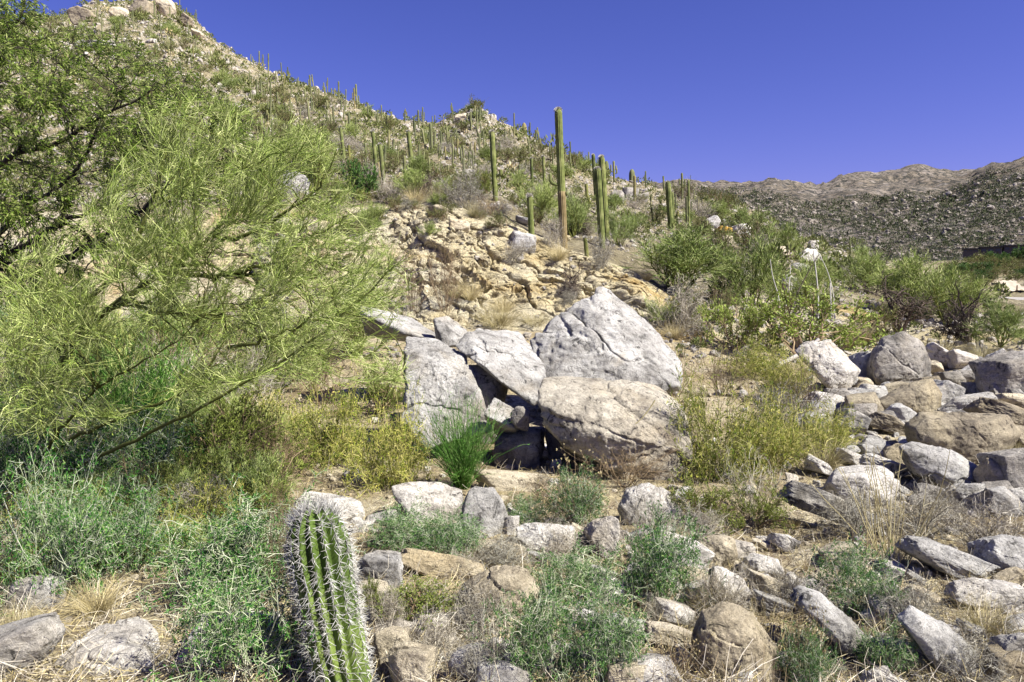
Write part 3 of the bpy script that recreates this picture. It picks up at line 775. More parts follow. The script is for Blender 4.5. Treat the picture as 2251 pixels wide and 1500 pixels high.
# half buried rocks filling the wash floor
rf = np.random.default_rng(88); n_ = 0
while n_ < 120:
    px, py = rf.uniform(770, 2251), rf.uniform(1075, 1500)
    if py < 1075 + 0.11 * (px - 770): continue
    w_ = rf.uniform(46, 120) * (0.7 + 0.4 * (py - 1075) / 425); h_ = w_ * rf.uniform(0.5, 0.75)
    if any(b_[0] - 10 < px < b_[2] + 10 and b_[1] < py < b_[3] for b_, *_ in R) and rf.uniform() < 0.8: continue
    rock_box("rock", (px - w_ / 2, py - h_ / 2, px + w_ / 2, py + h_ / 2), M[['white', 'white', 'grey', 'tan'][n_ % 4]], "pale rock half buried among dry twigs on the foreground wash floor", roll=float(rf.uniform(-25, 30)), seed=600 + n_, sub=4, lo=0.74, p=30, cat="rock", group="half buried rocks of the foreground wash floor")
    n_ += 1

n_ = 0
while n_ < 46:
    px, py = rf.uniform(1770, 2251), rf.uniform(800, 1110)
    if py > 870 + 0.52 * (px - 1770) + 90: continue
    w_ = rf.uniform(48, 88); h_ = w_ * rf.uniform(0.55, 0.8)
    rock_box("rock", (px - w_ / 2, py - h_ / 2, px + w_ / 2, py + h_ / 2), M[['dark', 'grey', 'brown', 'grey'][n_ % 4]], "smaller rock filling the gaps of the boulder pile on the right", roll=float(rf.uniform(-25, 30)), seed=800 + n_, sub=4, lo=0.72, p=30, cat="rock", group="smaller rocks filling the boulder pile")
    n_ += 1
# ------------------------------------------------------------------ plants
def grow(rng, B, D, L, K=5, curl=0.25, up=0.0, kink=0.0):
    N = len(B); P = np.empty((N, K, 3)); P[:, 0] = B; d = norm(D)
    st = np.broadcast_to(np.asarray(L, float), (N,)) / (K - 1)
    for i in range(1, K):
        d = norm(d + curl * rng.normal(size=(N, 3)) + np.array([0, 0, up]))
        P[:, i] = P[:, i - 1] + d * st[:, None]
    return P

def children(rng, P, n, t0, t1, ang, jit=0.3, flat=0.0):
    """n side shoots from the curves P: base points, directions, parent length"""
    N, K, _ = P.shape
    i = rng.integers(0, N, n); t = rng.uniform(t0, t1, n) * (K - 1)
    k = np.clip(t.astype(int), 0, K - 2); f = (t - k)[:, None]
    b = P[i, k] * (1 - f) + P[i, k + 1] * f
    T = norm(P[i, k + 1] - P[i, k])
    R = norm(np.cross(T, norm(rng.normal(size=(n, 3)))))
    a = ang + rng.normal(size=n) * jit
    d = T * np.cos(a)[:, None] + R * np.sin(a)[:, None]
    ln = np.linalg.norm(P[i, -1] - P[i, 0], axis=-1)
    return b, d, ln, t / (K - 1)

def taper(N, K, r0, r1): 
    a = np.linspace(1, 0, K)[None]
    return np.broadcast_to(np.asarray(r0, float).reshape(-1, 1), (N, 1)) * a + np.broadcast_to(np.asarray(r1, float).reshape(-1, 1), (N, 1)) * (1 - a)

def shrub(kind, seed):
    """unit plant: about 1 m wide and 1 m high, returns (stems Geo, leaves Geo or None)"""
    rng = np.random.default_rng(seed)
    S, Lf = Geo(), Geo()
    def base(n, spread, r=0.05):
        th = rng.uniform(0, 2 * math.pi, n); z = np.abs(rng.normal(size=n)) * 0.0 + 1
        s = rng.uniform(0, 1, n) ** 0.6 * spread
        D = np.stack([np.cos(th) * s, np.sin(th) * s, z], -1)
        B = np.stack([np.cos(th), np.sin(th), np.zeros(n)], -1) * (r * rng.uniform(0, 1, n))[:, None]
        return B, norm(D)
    def addt(P, r0, r1, g=S, sides=3):
        g.add(*(lambda v, q: (v, None, q))(*tubes(P, taper(len(P), P.shape[1], r0, r1), sides)))
    def addl(C, D, L, W): 
        v, t = leaves(C, D, L, W, rng); Lf.add(v, t)
    if kind in ('dry', 'pale', 'teal', 'greydome'):
        n0 = 26
        B, D = base(n0, 1.5, 0.07)
        P0 = grow(rng, B, D, rng.uniform(0.35, 0.62, n0), 5, 0.22)
        b, d, l, _ = children(rng, P0, 170, 0.25, 1, 0.7); P1 = grow(rng, b, d, rng.uniform(0.16, 0.36, 170), 5, 0.34)
        b, d, l, _ = children(rng, P1, 620, 0.25, 1, 0.8); P2 = grow(rng, b, d, rng.uniform(0.09, 0.2, 620), 4, 0.42)
        b, d, l, _ = children(rng, P2, 1300, 0.2, 1, 0.9); P3 = grow(rng, b, d, rng.uniform(0.05, 0.11, 1300), 3, 0.45)
        addt(P0, 0.0055, 0.003, sides=4); addt(P1, 0.003, 0.0018); addt(P2, 0.0020, 0.0012); addt(P3, 0.0014, 0.0008)
        if kind in ('pale', 'teal'):
            nl = 3600 if kind == 'pale' else 9000
            b, d, l, _ = children(rng, P3, nl, 0.1, 1, 0.8, 0.5)
            addl(b, d, rng.uniform(0.018, 0.038, nl), rng.uniform(0.005, 0.010, nl))
    elif kind == 'straw':       # dense arching yellow green thicket
        n0 = 60
        B, D = base(n0, 1.6, 0.25)
        P0 = grow(rng, B, D, rng.uniform(0.35, 0.7, n0), 6, 0.2, -0.05)
        b, d, l, _ = children(rng, P0, 500, 0.15, 1, 0.7); P1 = grow(rng, b, d, rng.uniform(0.12, 0.28, 500), 4, 0.32, -0.03)
        b, d, l, _ = children(rng, P1, 1800, 0.15, 1, 0.8); P2 = grow(rng, b, d, rng.uniform(0.06, 0.14, 1800), 3, 0.4)
        addt(P0, 0.005, 0.002); addt(P1, 0.0026, 0.0014); addt(P2, 0.0018, 0.001)
        nl = 4500
        b, d, l, _ = children(rng, P2, nl, 0.1, 1, 0.7, 0.5)
        addl(b, d, rng.uniform(0.025, 0.055, nl), rng.uniform(0.006, 0.012, nl))
    elif kind == 'broom':       # green upright broom
        n0 = 220
        B, D = base(n0, 0.75, 0.10)
        P0 = grow(rng, B, D, rng.uniform(0.5, 1.0, n0), 6, 0.14, 0.0)
        b, d, l, _ = children(rng, P0, 900, 0.15, 0.95, 0.45); P1 = grow(rng, b, d, rng.uniform(0.12, 0.35, 900), 4, 0.2, 0.05)
        addt(P0, 0.004, 0.0012); addt(P1, 0.0024, 0.0009)
        nl = 1500
        b, d, l, _ = children(rng, P1, nl, 0.1, 1, 0.5, 0.4)
        addl(b, d, rng.uniform(0.03, 0.06, nl), rng.uniform(0.005, 0.009, nl))
    elif kind in ('creos', 'hill', 'leafy', 'deep', 'puff'):
        n0 = 14
        B, D = base(n0, 1.25, 0.05)
        P0 = grow(rng, B, D, rng.uniform(0.45, 0.8, n0), 5, 0.2, 0.02)
        n1, n2 = (70, 260)
        b, d, l, _ = children(rng, P0, n1, 0.3, 1, 0.65); P1 = grow(rng, b, d, rng.uniform(0.18, 0.36, n1), 4, 0.28, 0.05)
        b, d, l, _ = children(rng, P1, n2, 0.25, 1, 0.7); P2 = grow(rng, b, d, rng.uniform(0.09, 0.2, n2), 4, 0.3, 0.08)
        addt(P0, 0.011, 0.006, sides=4); addt(P1, 0.006, 0.003); addt(P2, 0.003, 0.0015)
        nl, ll, wl = {'creos': (5200, 0.045, 0.013), 'hill': (1700, 0.055, 0.02), 'leafy': (3000, 0.042, 0.02), 'deep': (1900, 0.085, 0.032), 'puff': (420, 0.12, 0.05)}[kind]
        b, d, l, _ = children(rng, P2, nl, 0.1, 1, 0.6, 0.5)
        b = b + rng.normal(size=b.shape) * 0.02
        addl(b, d + np.array([0, 0, 0.3]), ll * rng.uniform(0.6, 1.3, nl), wl * rng.uniform(0.7, 1.3, nl))
    elif kind == 'pv':          # palo verde bush: green twigs swept up and out
        n0 = 12
        B, D = base(n0, 1.1, 0.05)
        P0 = grow(rng, B, D, rng.uniform(0.4, 0.75, n0), 6, 0.16, 0.03)
        b, d, l, _ = children(rng, P0, 90, 0.25, 1, 0.5); P1 = grow(rng, b, d, rng.uniform(0.2, 0.42, 90), 5, 0.2, 0.06)
        b, d, l, _ = children(rng, P1, 700, 0.15, 1, 0.5); P2 = grow(rng, b, d, rng.uniform(0.1, 0.22, 700), 4, 0.2, 0.06)
        addt(P0, 0.012, 0.005, sides=5); addt(P1, 0.005, 0.0025)
        g2 = Lf
        addt(P2, 0.003, 0.0015, g2)
        b, d, l, _ = children(rng, P2, 3600, 0.1, 1, 0.5); P3 = grow(rng, b, d, rng.uniform(0.05, 0.11, 3600), 3, 0.2, 0.05)
        addt(P3, 0.0022, 0.0010, g2)
    elif kind == 'bare':
        n0 = 4
        B, D = base(n0, 0.7, 0.02)
        P0 = grow(rng, B, D, rng.uniform(0.35, 0.6, n0), 6, 0.22, 0.05)
        b, d, l, _ = children(rng, P0, 30, 0.3, 1, 0.7); P1 = grow(rng, b, d, rng.uniform(0.25, 0.42, 30), 6, 0.3)
        b, d, l, _ = children(rng, P1, 150, 0.2, 1, 0.8); P2 = grow(rng, b, d, rng.uniform(0.12, 0.26, 150), 5, 0.4)
        b, d, l, _ = children(rng, P2, 520, 0.2, 1, 0.8); P3 = grow(rng, b, d, rng.uniform(0.06, 0.14, 520), 4, 0.45)
        addt(P0, 0.03, 0.015, sides=6); addt(P1, 0.013, 0.006, sides=4); addt(P2, 0.006, 0.003); addt(P3, 0.0035, 0.0016)
    elif kind == 'grass':
        n0 = 420
        B, D = base(n0, 0.9, 0.22)
        P0 = grow(rng, B, D, rng.uniform(0.4, 1.0, n0), 5, 0.12, -0.12)
        addt(P0, 0.004, 0.0012)
    elif kind == 'stalks':
        n0 = 26
        B, D = base(n0, 0.42, 0.12)
        P0 = grow(rng, B, D, rng.uniform(0.6, 1.0, n0), 7, 0.05, -0.01)
        addt(P0, 0.0026, 0.0014, sides=4)
        b, d, l, _ = children(rng, P0, 60, 0.55, 0.98, 0.5); P1 = grow(rng, b, d, rng.uniform(0.04, 0.12, 60), 3, 0.2)
        addt(P1, 0.0014, 0.0008)
    elif kind == 'twigs':       # loose upright dry twigs
        n0 = 34
        B, D = base(n0, 0.9, 0.10)
        P0 = grow(rng, B, D, rng.uniform(0.45, 0.95, n0), 6, 0.16)
        b, d, l, _ = children(rng, P0, 170, 0.3, 1, 0.5); P1 = grow(rng, b, d, rng.uniform(0.12, 0.3, 170), 5, 0.25)
        b, d, l, _ = children(rng, P1, 500, 0.3, 1, 0.6); P2 = grow(rng, b, d, rng.uniform(0.05, 0.14, 500), 4, 0.3)
        addt(P0, 0.0045, 0.002); addt(P1, 0.0024, 0.0013); addt(P2, 0.0016, 0.0009)
    elif kind == 'flowers':     # wiry stems with small yellow seed heads
        n0 = 70
        B, D = base(n0, 0.9, 0.16)
        P0 = grow(rng, B, D, rng.uniform(0.5, 1.0, n0), 6, 0.14)
        b, d, l, _ = children(rng, P0, 130, 0.35, 1, 0.5); P1 = grow(rng, b, d, rng.uniform(0.1, 0.28, 130), 5, 0.2)
        addt(P0, 0.004, 0.002); addt(P1, 0.0025, 0.0015)
        for P in (P0, P1):
            e = np.repeat(P[:, -1], 5, axis=0); dd = np.repeat(norm(P[:, -1] - P[:, -2]), 5, axis=0) + rng.normal(size=e.shape) * 0.6
            addl(e, dd, 0.028, 0.016)
    # normalise
    A = S.verts(); 
    if Lf.n: A = np.concatenate([A, Lf.verts()])
    wx = np.percentile(np.abs(A[:, 0]), 97) * 2; wy = np.percentile(np.abs(A[:, 1]), 97) * 2; hz = np.percentile(A[:, 2], 98.5)
    sc = np.array([1 / wx, 1 / wy, 1 / hz])
    S.V = [v * sc for v in S.V]; Lf.V = [v * sc for v in Lf.V]
    return S, (Lf if Lf.n else None)

KINDS = {  # kind: (stem material, leaf material, stem part name, leaf part name)
 'dry': ('drytwig', None), 'twigs': ('drytwig', None), 'browntwigs': ('browntwig', None), 'greydome': ('drytwig', None),
 'pale': ('palewig', 'creoleaf'), 'teal': ('sagetwig', 'tealleaf'), 'straw': ('limetwig', 'strawleaf'), 'broom': ('greentwig', 'greentwig'),
 'creos': ('browntwig', 'creoleaf'), 'hill': ('browntwig', 'hillleaf'), 'leafy': ('browntwig', 'pvleaf'), 'deep': ('darktwig', 'deepleaf'),
 'puff': ('browntwig', 'hillleaf'), 'pv': ('pvbark', 'pvtwig'), 'bare': ('darktwig', None), 'grass': ('straw', None), 'stalks': ('straw', None),
 'flowers': ('browntwig', 'straw'), 'strawtwig': ('straw', None),
}
GEN = {'browntwigs': 'twigs', 'strawtwig': 'twigs'}
NAMES = {'dry': 'dry_shrub', 'twigs': 'twig_tuft', 'browntwigs': 'twig_tuft', 'greydome': 'dry_shrub', 'pale': 'twiggy_bush', 'teal': 'twiggy_bush', 'straw': 'thicket', 'broom': 'broom_bush',
         'creos': 'green_bush', 'hill': 'hillside_bush', 'leafy': 'leafy_bush', 'deep': 'leafy_bush', 'puff': 'hillside_bush', 'pv': 'palo_verde_bush', 'bare': 'bare_shrub',
         'grass': 'grass_tuft', 'stalks': 'straw_clump', 'flowers': 'seedhead_bush', 'strawtwig': 'twig_tuft'}
CATS = {'dry': 'shrub', 'twigs': 'shrub', 'browntwigs': 'shrub', 'greydome': 'shrub', 'bare': 'shrub', 'grass': 'grass', 'stalks': 'grass', 'strawtwig': 'shrub'}
_proto = {}
def proto(kind, var):
    if (kind, var) not in _proto:
        S, L = shrub(GEN.get(kind, kind), 1000 + hash_kind(kind) * 31 + var)
        sm_, lm = KINDS[kind]
        _proto[(kind, var)] = (S.mesh("stems", M[sm_]), L.mesh("foliage", M[lm]) if L else None)
    return _proto[(kind, var)]
def hash_kind(k): return sorted(KINDS).index(k)

PR = np.random.default_rng(77)
def put(kind, P, W, H, label, group=None, var=None, lean=0.0, depthw=1.0):
    var = int(PR.integers(0, 3)) if var is None else var
    s, l = proto(kind, var)
    nm = NAMES[kind]; cat = CATS.get(kind, 'bush')
    if l is None:
        o = link(nm, s)
    else:
        o = empty(nm, (0, 0, 0)); link("stems", s, o); link("foliage", l, o)
    o.location = P
    o.rotation_euler = (0, lean, float(PR.uniform(0, 6.28)))
    o.scale = (W, W * depthw, H)
    tag(o, label, cat, group)
    return o
def put_box(kind, box, label, group=None, var=None, depth=None, lean=0.0, dw=1.0):
    x0, y0, x1, y1 = box
    P, d = ground((x0 + x1) / 2, y1)
    if depth is not None:
        d = depth; P = at((x0 + x1) / 2, y1, d)
    W = (x1 - x0) / F * d; H = (y1 - y0) / F * d
    # the crown is as deep as it is wide, so its near side hangs lower in the picture: stand it a little further back
    P = P + np.array([0, 0.25 * W, 0]); pz, _ = ground((x0 + x1) / 2, y1 - 1)
    slope = max(0.0, (pz[2] - P[2]))
    return put(kind, P - np.array([0, 0, 0.03 * H]), W, H * 1.03, label, group, var, lean, dw)

B = [
 # hillside and cliff top
 ('pv', (1395, 500, 1605, 650), "large bright green palo verde bush below the fat saguaros"),
 ('pv', (1580, 515, 1750, 690), "grey green palo verde bush right of the bright green one"),
 ('leafy', (1640, 640, 1960, 800), "wide leafy bush on the slope above the boulder pile"),
 ('pv', (1330, 455, 1400, 545), "green bush right of the twin saguaros"),
 ('pv', (1220, 430, 1310, 525), "green bush just right of the tallest saguaro"),
 ('bare', (1225, 455, 1300, 520), "dark bare branches right of the tallest saguaro"),
 ('pv', (1130, 400, 1225, 490), "yellow green bush left of the tallest saguaro"),
 ('greydome', (965, 365, 1080, 462), "grey bush beside the one armed saguaro"),
 ('creos', (1035, 380, 1090, 445), "green bush at the foot of the one armed saguaro"),
 ('deep', (752, 358, 825, 445), "dark green leafy bush on the cliff top"),
 ('creos', (775, 415, 815, 450), "bright low green plant under the dark leafy bush"),
 ('greydome', (815, 385, 880, 450), "grey bush right of the dark leafy bush"),
 ('pv', (865, 370, 950, 440), "olive bush below the leaning saguaro"),
 ('grass', (935, 405, 985, 450), "golden grass tuft on the cliff edge"),
 ('grass', (885, 410, 935, 448), "golden grass tuft beside the olive bush"),
 ('bare', (900, 385, 960, 435), "dark twigged shrub on the cliff top"),
 ('browntwigs', (1040, 430, 1110, 480), "brown dead shrub at the cliff edge"),
 ('grass', (1020, 440, 1060, 482), "pale grass tuft at the cliff edge"),
 ('browntwigs', (860, 545, 950, 705), "dark brown twig shrub against the cliff, beside the green tips"),
 ('browntwigs', (935, 535, 1025, 700), "dark brown twig shrub in the middle of the cliff foot"),
 ('bare', (1232, 585, 1295, 665), "small dark shrub on the orange cliff soil"),
 ('grass', (1040, 670, 1150, 728), "straw grass at the foot of the cliff"),
 ('grass', (1140, 690, 1210, 728), "dry grass behind the peaked boulder"),
 ('greydome', (1435, 620, 1570, 745), "grey green shrub right of the peaked boulder"),
 ('creos', (1470, 655, 1560, 730), "dark green low bush right of the peaked boulder"),
 ('browntwigs', (1545, 615, 1630, 690), "brown twig shrub below the large bright bush"),
 ('greydome', (1290, 515, 1350, 600), "grey dead shrub below the twin saguaros"),
 ('dry', (1130, 530, 1180, 560), "grey twigs on the cliff by the short saguaro"),
 ('greydome', (1190, 470, 1240, 550), "grey shrub at the foot of the tallest saguaro"),
 ('pv', (595, 285, 770, 425), "green palo verde bush on the hill above the perched boulder"),
 ('pv', (1730, 560, 1860, 680), "green bush below the crest of the right slope"),
 ('pv', (1850, 545, 1990, 650), "pale green bush on the crest, second from the road"),
 ('pv', (1935, 565, 2080, 690), "olive bush in the dip of the right slope"),
 ('pv', (2040, 590, 2170, 720), "pale green bush left of the dark bare tree"),
 ('pv', (2150, 664, 2290, 765), "green bush at the right edge above the boulder pile"),
 ('bare', (2090, 640, 2215, 760), "dark bare tree with a short trunk above the boulder pile"),
 ('bare', (1925, 620, 2050, 735), "dark leafless shrub on pale rubble"),
 ('creos', (1990, 650, 2060, 700), "green bush behind the dark leafless shrub"),
 ('leafy', (1560, 660, 1690, 780), "loose green shrub between the grey shrub and the wide leafy bush"),
 ('pv', (1600, 455, 1700, 520), "bush on the crest behind the orange stained rock"),
 ('pv', (1690, 490, 1770, 560), "bush on the crest left of the white boulders"),
 ('hill', (1630, 480, 1720, 560), "dusty bush right of the orange stained rock"),
 ('grass', (2030, 745, 2130, 790), "golden grass above the pale speckled rock"),
 ('grass', (2130, 750, 2210, 800), "orange grass by the bare tree"),
 ('grass', (1860, 700, 1960, 760), "dry grass below the leafless shrub"),
 # middle ground
 ('straw', (1475, 840, 1700, 1065), "tall yellow green thicket against the huge front boulder"),
 ('straw', (1620, 880, 1800, 1040), "yellow green thicket in the middle of the slope"),
 ('straw', (1730, 900, 1905, 1010), "yellow green thicket reaching the boulder pile"),
 ('straw', (1600, 752, 1745, 835), "bright yellow green patch above the fallen branch"),
 ('straw', (1680, 780, 1800, 880), "yellow green thicket under the slanted block"),
 ('browntwigs', (1700, 800, 1850, 930), "tangled brown twigs in front of the slanted block"),
 ('browntwigs', (1420, 740, 1560, 880), "brown thorny shrub in front of the peaked boulder"),
 ('browntwigs', (1530, 760, 1660, 880), "brown thorny shrub below the pale fallen branch"),
 ('dry', (1660, 850, 1790, 950), "grey tangled shrub between thickets"),
 ('broom', (938, 890, 1088, 1082), "green broom bush in front of the broad grey boulder"),
 ('twigs', (905, 745, 1075, 945), "tall thin dry twigs in front of the broad grey boulder"),
 ('straw', (745, 895, 945, 1080), "yellow green thicket left of the green broom bush"),
 ('straw', (610, 850, 800, 1030), "yellow green bush below the palo verde tips"),
 ('creos', (600, 930, 760, 1040), "bright green low bush left of the yellow thicket"),
 ('flowers', (1195, 1000, 1345, 1170), "wiry bush with yellow seed heads before the front boulder"),
 ('teal', (1200, 1040, 1340, 1168), "grey green bush under the yellow seed heads"),
 ('browntwigs', (1150, 1040, 1240, 1110), "brown twigs at the foot of the front boulder"),
 ('browntwigs', (1290, 1000, 1480, 1085), "brown dry stems along the foot of the front boulder"),
 ('twigs', (1360, 1085, 1500, 1200), "fine grey twigs over the big round pale rock"),
 # foreground
 ('teal', (795, 1128, 960, 1222), "low grey green bush right of the cactus top"),
 ('teal', (915, 1140, 1070, 1232), "low grey green bush above the yellow curved slab"),
 ('teal', (1165, 1225, 1375, 1345), "grey green bush in the centre foreground"),
 ('teal', (1080, 1305, 1290, 1520), "grey green bush at the bottom edge right of the tan boulder"),
 ('teal', (1240, 1320, 1440, 1510), "white twigged bush at the bottom edge left of the tan angular rock"),
 ('teal', (1370, 1150, 1575, 1350), "dark green twiggy bush in the right centre foreground"),
 ('twigs', (1365, 1140, 1470, 1250), "grey twigs rising behind the dark green twiggy bush"),
 ('creos', (1600, 1075, 1745, 1178), "green tuft with tall twigs rising from it"),
 ('twigs', (1590, 1000, 1760, 1160), "tall grey twigs behind the green tuft"),
 ('teal', (1810, 1215, 1990, 1362), "green bush below the tall straw stalks"),
 ('stalks', (1865, 1010, 2115, 1255), "tall straw stalks fanning above the green bush"),
 ('teal', (1915, 1385, 2030, 1500), "bright green bush between the two diagonal slabs"),
 ('flowers', (1720, 1340, 1830, 1520), "thin seed headed stems by the sloping grey slab"),
 ('flowers', (1440, 1400, 1560, 1520), "yellow seed headed stems at the bottom edge"),
 ('dry', (1820, 1050, 1990, 1190), "purple grey dry shrub left of the straw stalks"),
 ('dry', (1960, 1050, 2160, 1200), "purple grey dry shrub behind the straw stalks"),
 ('dry', (2110, 1080, 2280, 1240), "grey dry shrub at the right edge under the pile"),
 ('dry', (1690, 1240, 1830, 1360), "grey dry shrub left of the green bush"),
 ('dry', (1960, 1260, 2090, 1400), "dark dry shrub right of the green bush"),
 ('dry', (2050, 1400, 2250, 1520), "grey dry shrub in the lower right corner"),
 ('dry', (1480, 1100, 1600, 1200), "grey dry shrub left of the green tuft"),
 ('dry', (1020, 1180, 1180, 1260), "grey twiggy shrub over the tan lens rock"),
 ('dry', (790, 1270, 900, 1400), "grey twiggy shrub right of the cactus"),
 ('dry', (960, 1270, 1130, 1420), "grey twiggy shrub across the large tan boulder"),
 ('dry', (880, 1330, 1010, 1470), "dark twiggy shrub among the tan blocks"),
 ('dry', (1000, 1370, 1120, 1520), "grey twiggy shrub at the bottom edge centre"),
 ('dry', (1540, 1230, 1680, 1370), "grey twiggy shrub above the large shaded boulder"),
 ('dry', (1150, 1160, 1330, 1240), "grey twiggy shrub on the pale cracked rock"),
 ('creos', (790, 1280, 830, 1365), "slim green plant just right of the cactus"),
 ('creos', (800, 1310, 990, 1392), "bright green low bush below the pale yellow rock"),
 ('stalks', (1640, 1330, 1760, 1490), "straw stalks right of the large shaded boulder"),
 ('grass', (1520, 1290, 1640, 1360), "straw tuft above the large shaded boulder"),
 ('grass', (2120, 1330, 2250, 1420), "straw tuft under the flat white slab"),
 ('grass', (1760, 960, 1880, 1040), "straw tuft at the right end of the thicket"),
 ('creos', (1480, 1070, 1610, 1165), "low bright green plant beside the big round pale rock"),
 ('teal', (1720, 1395, 1850, 1530), "green bush at the bottom edge below the sloping grey slab"),
 ('teal', (1100, 1100, 1200, 1160), "small green bush left of the yellow seed heads"),
 # left undergrowth
 ('dry', (250, 760, 480, 930), "grey dead brush under the big tree limb"),
 ('dry', (430, 780, 620, 930), "grey dead brush below the forked green limb"),
 ('dry', (-40, 860, 160, 1040), "grey dead brush at the left edge"),
 ('browntwigs', (200, 1000, 360, 1150), "brown dead brush in the middle of the left undergrowth"),
 ('straw', (220, 1060, 400, 1180), "yellow green thicket in the left undergrowth"),
 ('pv', (655, 610, 885, 800), "loose palo verde bush on the bank left of the cliff, behind the tree tips"),
 ('browntwigs', (580, 690, 770, 840), "brown brush under the loose palo verde bush"),
 ('pv', (470, 690, 700, 870), "palo verde bush behind the low limbs of the big tree"),
 ('pv', (240, 640, 480, 850), "palo verde bush in the shade behind the trunk of the big tree"),
 ('creos', (740, 800, 900, 920), "green bush left of the broad grey boulder"),
 ('pv', (60, 660, 260, 900), "shaded palo verde bush left of the trunk of the big tree"),
 ('teal', (330, 1130, 690, 1340), "wide grey green bush left of the cactus"),
 ('teal', (365, 1290, 700, 1540), "big grey green bush at the bottom edge left of the cactus"),
 ('teal', (-60, 1030, 200, 1330), "wide twiggy green bush at the left edge"),
 ('teal', (-120, 880, 130, 1130), "shaded twiggy bush at the left edge under the palo verde"),
 ('teal', (150, 1080, 380, 1280), "shaded green bush under the palo verde"),
 ('teal', (110, 900, 400, 1120), "dark green undergrowth at the palo verde foot"),
 ('creos', (380, 880, 600, 1090), "sage coloured undergrowth beneath the palo verde branches"),
 ('browntwigs', (520, 900, 640, 1050), "brown dead undergrowth beneath the palo verde branches"),
 ('creos', (430, 1000, 640, 1140), "olive undergrowth above the grey green bush"),
 ('creos', (300, 1010, 470, 1150), "olive undergrowth between the shaded bush and the cactus"),
 ('browntwigs', (570, 1060, 660, 1330), "brown dry shrub hugging the left side of the cactus"),
 ('broom', (130, 740, 420, 1000), "bright green broom under the palo verde limb"),
 ('grass', (130, 1285, 260, 1365), "straw grass above the white fissured rock"),
 ('grass', (-30, 1330, 70, 1420), "straw grass in the lower left corner"),
 ('browntwigs', (620, 770, 780, 900), "brown twig shrub behind the yellow green bush"),
 ('browntwigs', (330, 720, 560, 880), "grey brown brush on the bank behind the palo verde"),
]
for kind, box, lab in B:
    if kind == 'dry' and box[1] > 1000: box = (box[0], box[1] + 0.22 * (box[3] - box[1]), box[2], box[3])
    put_box(kind, box, lab)

# small unnamed bushes, grass tufts and twig tufts scattered over the near slopes
def scatter(kinds, n, poly, wpx, hw, label, group, seed, smax=None):
    rng = np.random.default_rng(seed); c = 0
    x0, x1, y0, y1 = poly
    while c < n:
        px = rng.uniform(x0, x1); py = rng.uniform(y0, y1)
        if py < ridge_row(px) + 3: continue
        P, d = ground(px, py)
        w_ = rng.uniform(*wpx) / F * d
        if smax: w_ = min(w_, rng.uniform(0.6, 1) * smax)
        k = kinds[int(rng.integers(0, len(kinds)))]
        put(k, P - np.array([0, 0, 0.05 * w_]), w_, w_ * rng.uniform(*hw), label, group); c += 1
scatter(['hill', 'hill', 'pv', 'greydome'], 190, (560, 1600, 210, 520), (28, 62), (0.55, 0.85), "dusty rounded bush on the rubble slope of the main hill", "bushes dotted over the main hill", 5, 4.5)
scatter(['hill', 'pv'], 70, (0, 640, 20, 330), (22, 50), (0.55, 0.85), "dusty rounded bush high on the left hill behind the palo verde", "bushes on the high left hill", 6, 6)
scatter(['hill', 'pv', 'greydome', 'creos'], 9, (1450, 2250, 500, 760), (40, 95), (0.6, 0.9), "dusty bush on the right slope above the boulder pile", "bushes on the right slope", 7, 3.5)
scatter(['dry', 'browntwigs', 'strawtwig'], 26, (760, 2251, 1060, 1490), (45, 80), (0.5, 0.8), "small tuft of dry twigs among the foreground rocks", "dry twig tufts among the foreground rocks", 8)
scatter(['grass', 'strawtwig'], 34, (1480, 2251, 950, 1490), (30, 60), (0.6, 0.9), "small straw tuft on the bare slope of the right foreground", "straw tufts on the right foreground", 9)
scatter(['grass', 'browntwigs', 'dry'], 26, (700, 1900, 560, 780), (30, 70), (0.6, 0.9), "small dry tuft growing on and below the cliff", "dry tufts about the cliff", 10, 1.6)
scatter(['creos', 'pv', 'teal', 'dry', 'straw', 'creos', 'browntwigs'], 110, (-20, 640, 740, 1290), (100, 190), (0.6, 0.9), "small green undergrowth bush below the palo verde", "undergrowth bushes below the palo verde", 11)
# ------------------------------------------------------------------ the two big trees on the left
def limb_curve(pts, K=24):
    """smooth polyline through (px, py, d) photo points"""
    P = np.array([at(a, b, c) for a, b, c in pts])
    t = np.concatenate([[0], np.cumsum(np.linalg.norm(np.diff(P, axis=0), axis=1))]); t /= t[-1]
    u = np.linspace(0, 1, K)
    Q = np.stack([np.interp(u, t, P[:, i]) for i in range(3)], -1)
    for _ in range(3): Q[1:-1] = 0.25 * Q[:-2] + 0.5 * Q[1:-1] + 0.25 * Q[2:]
    return Q

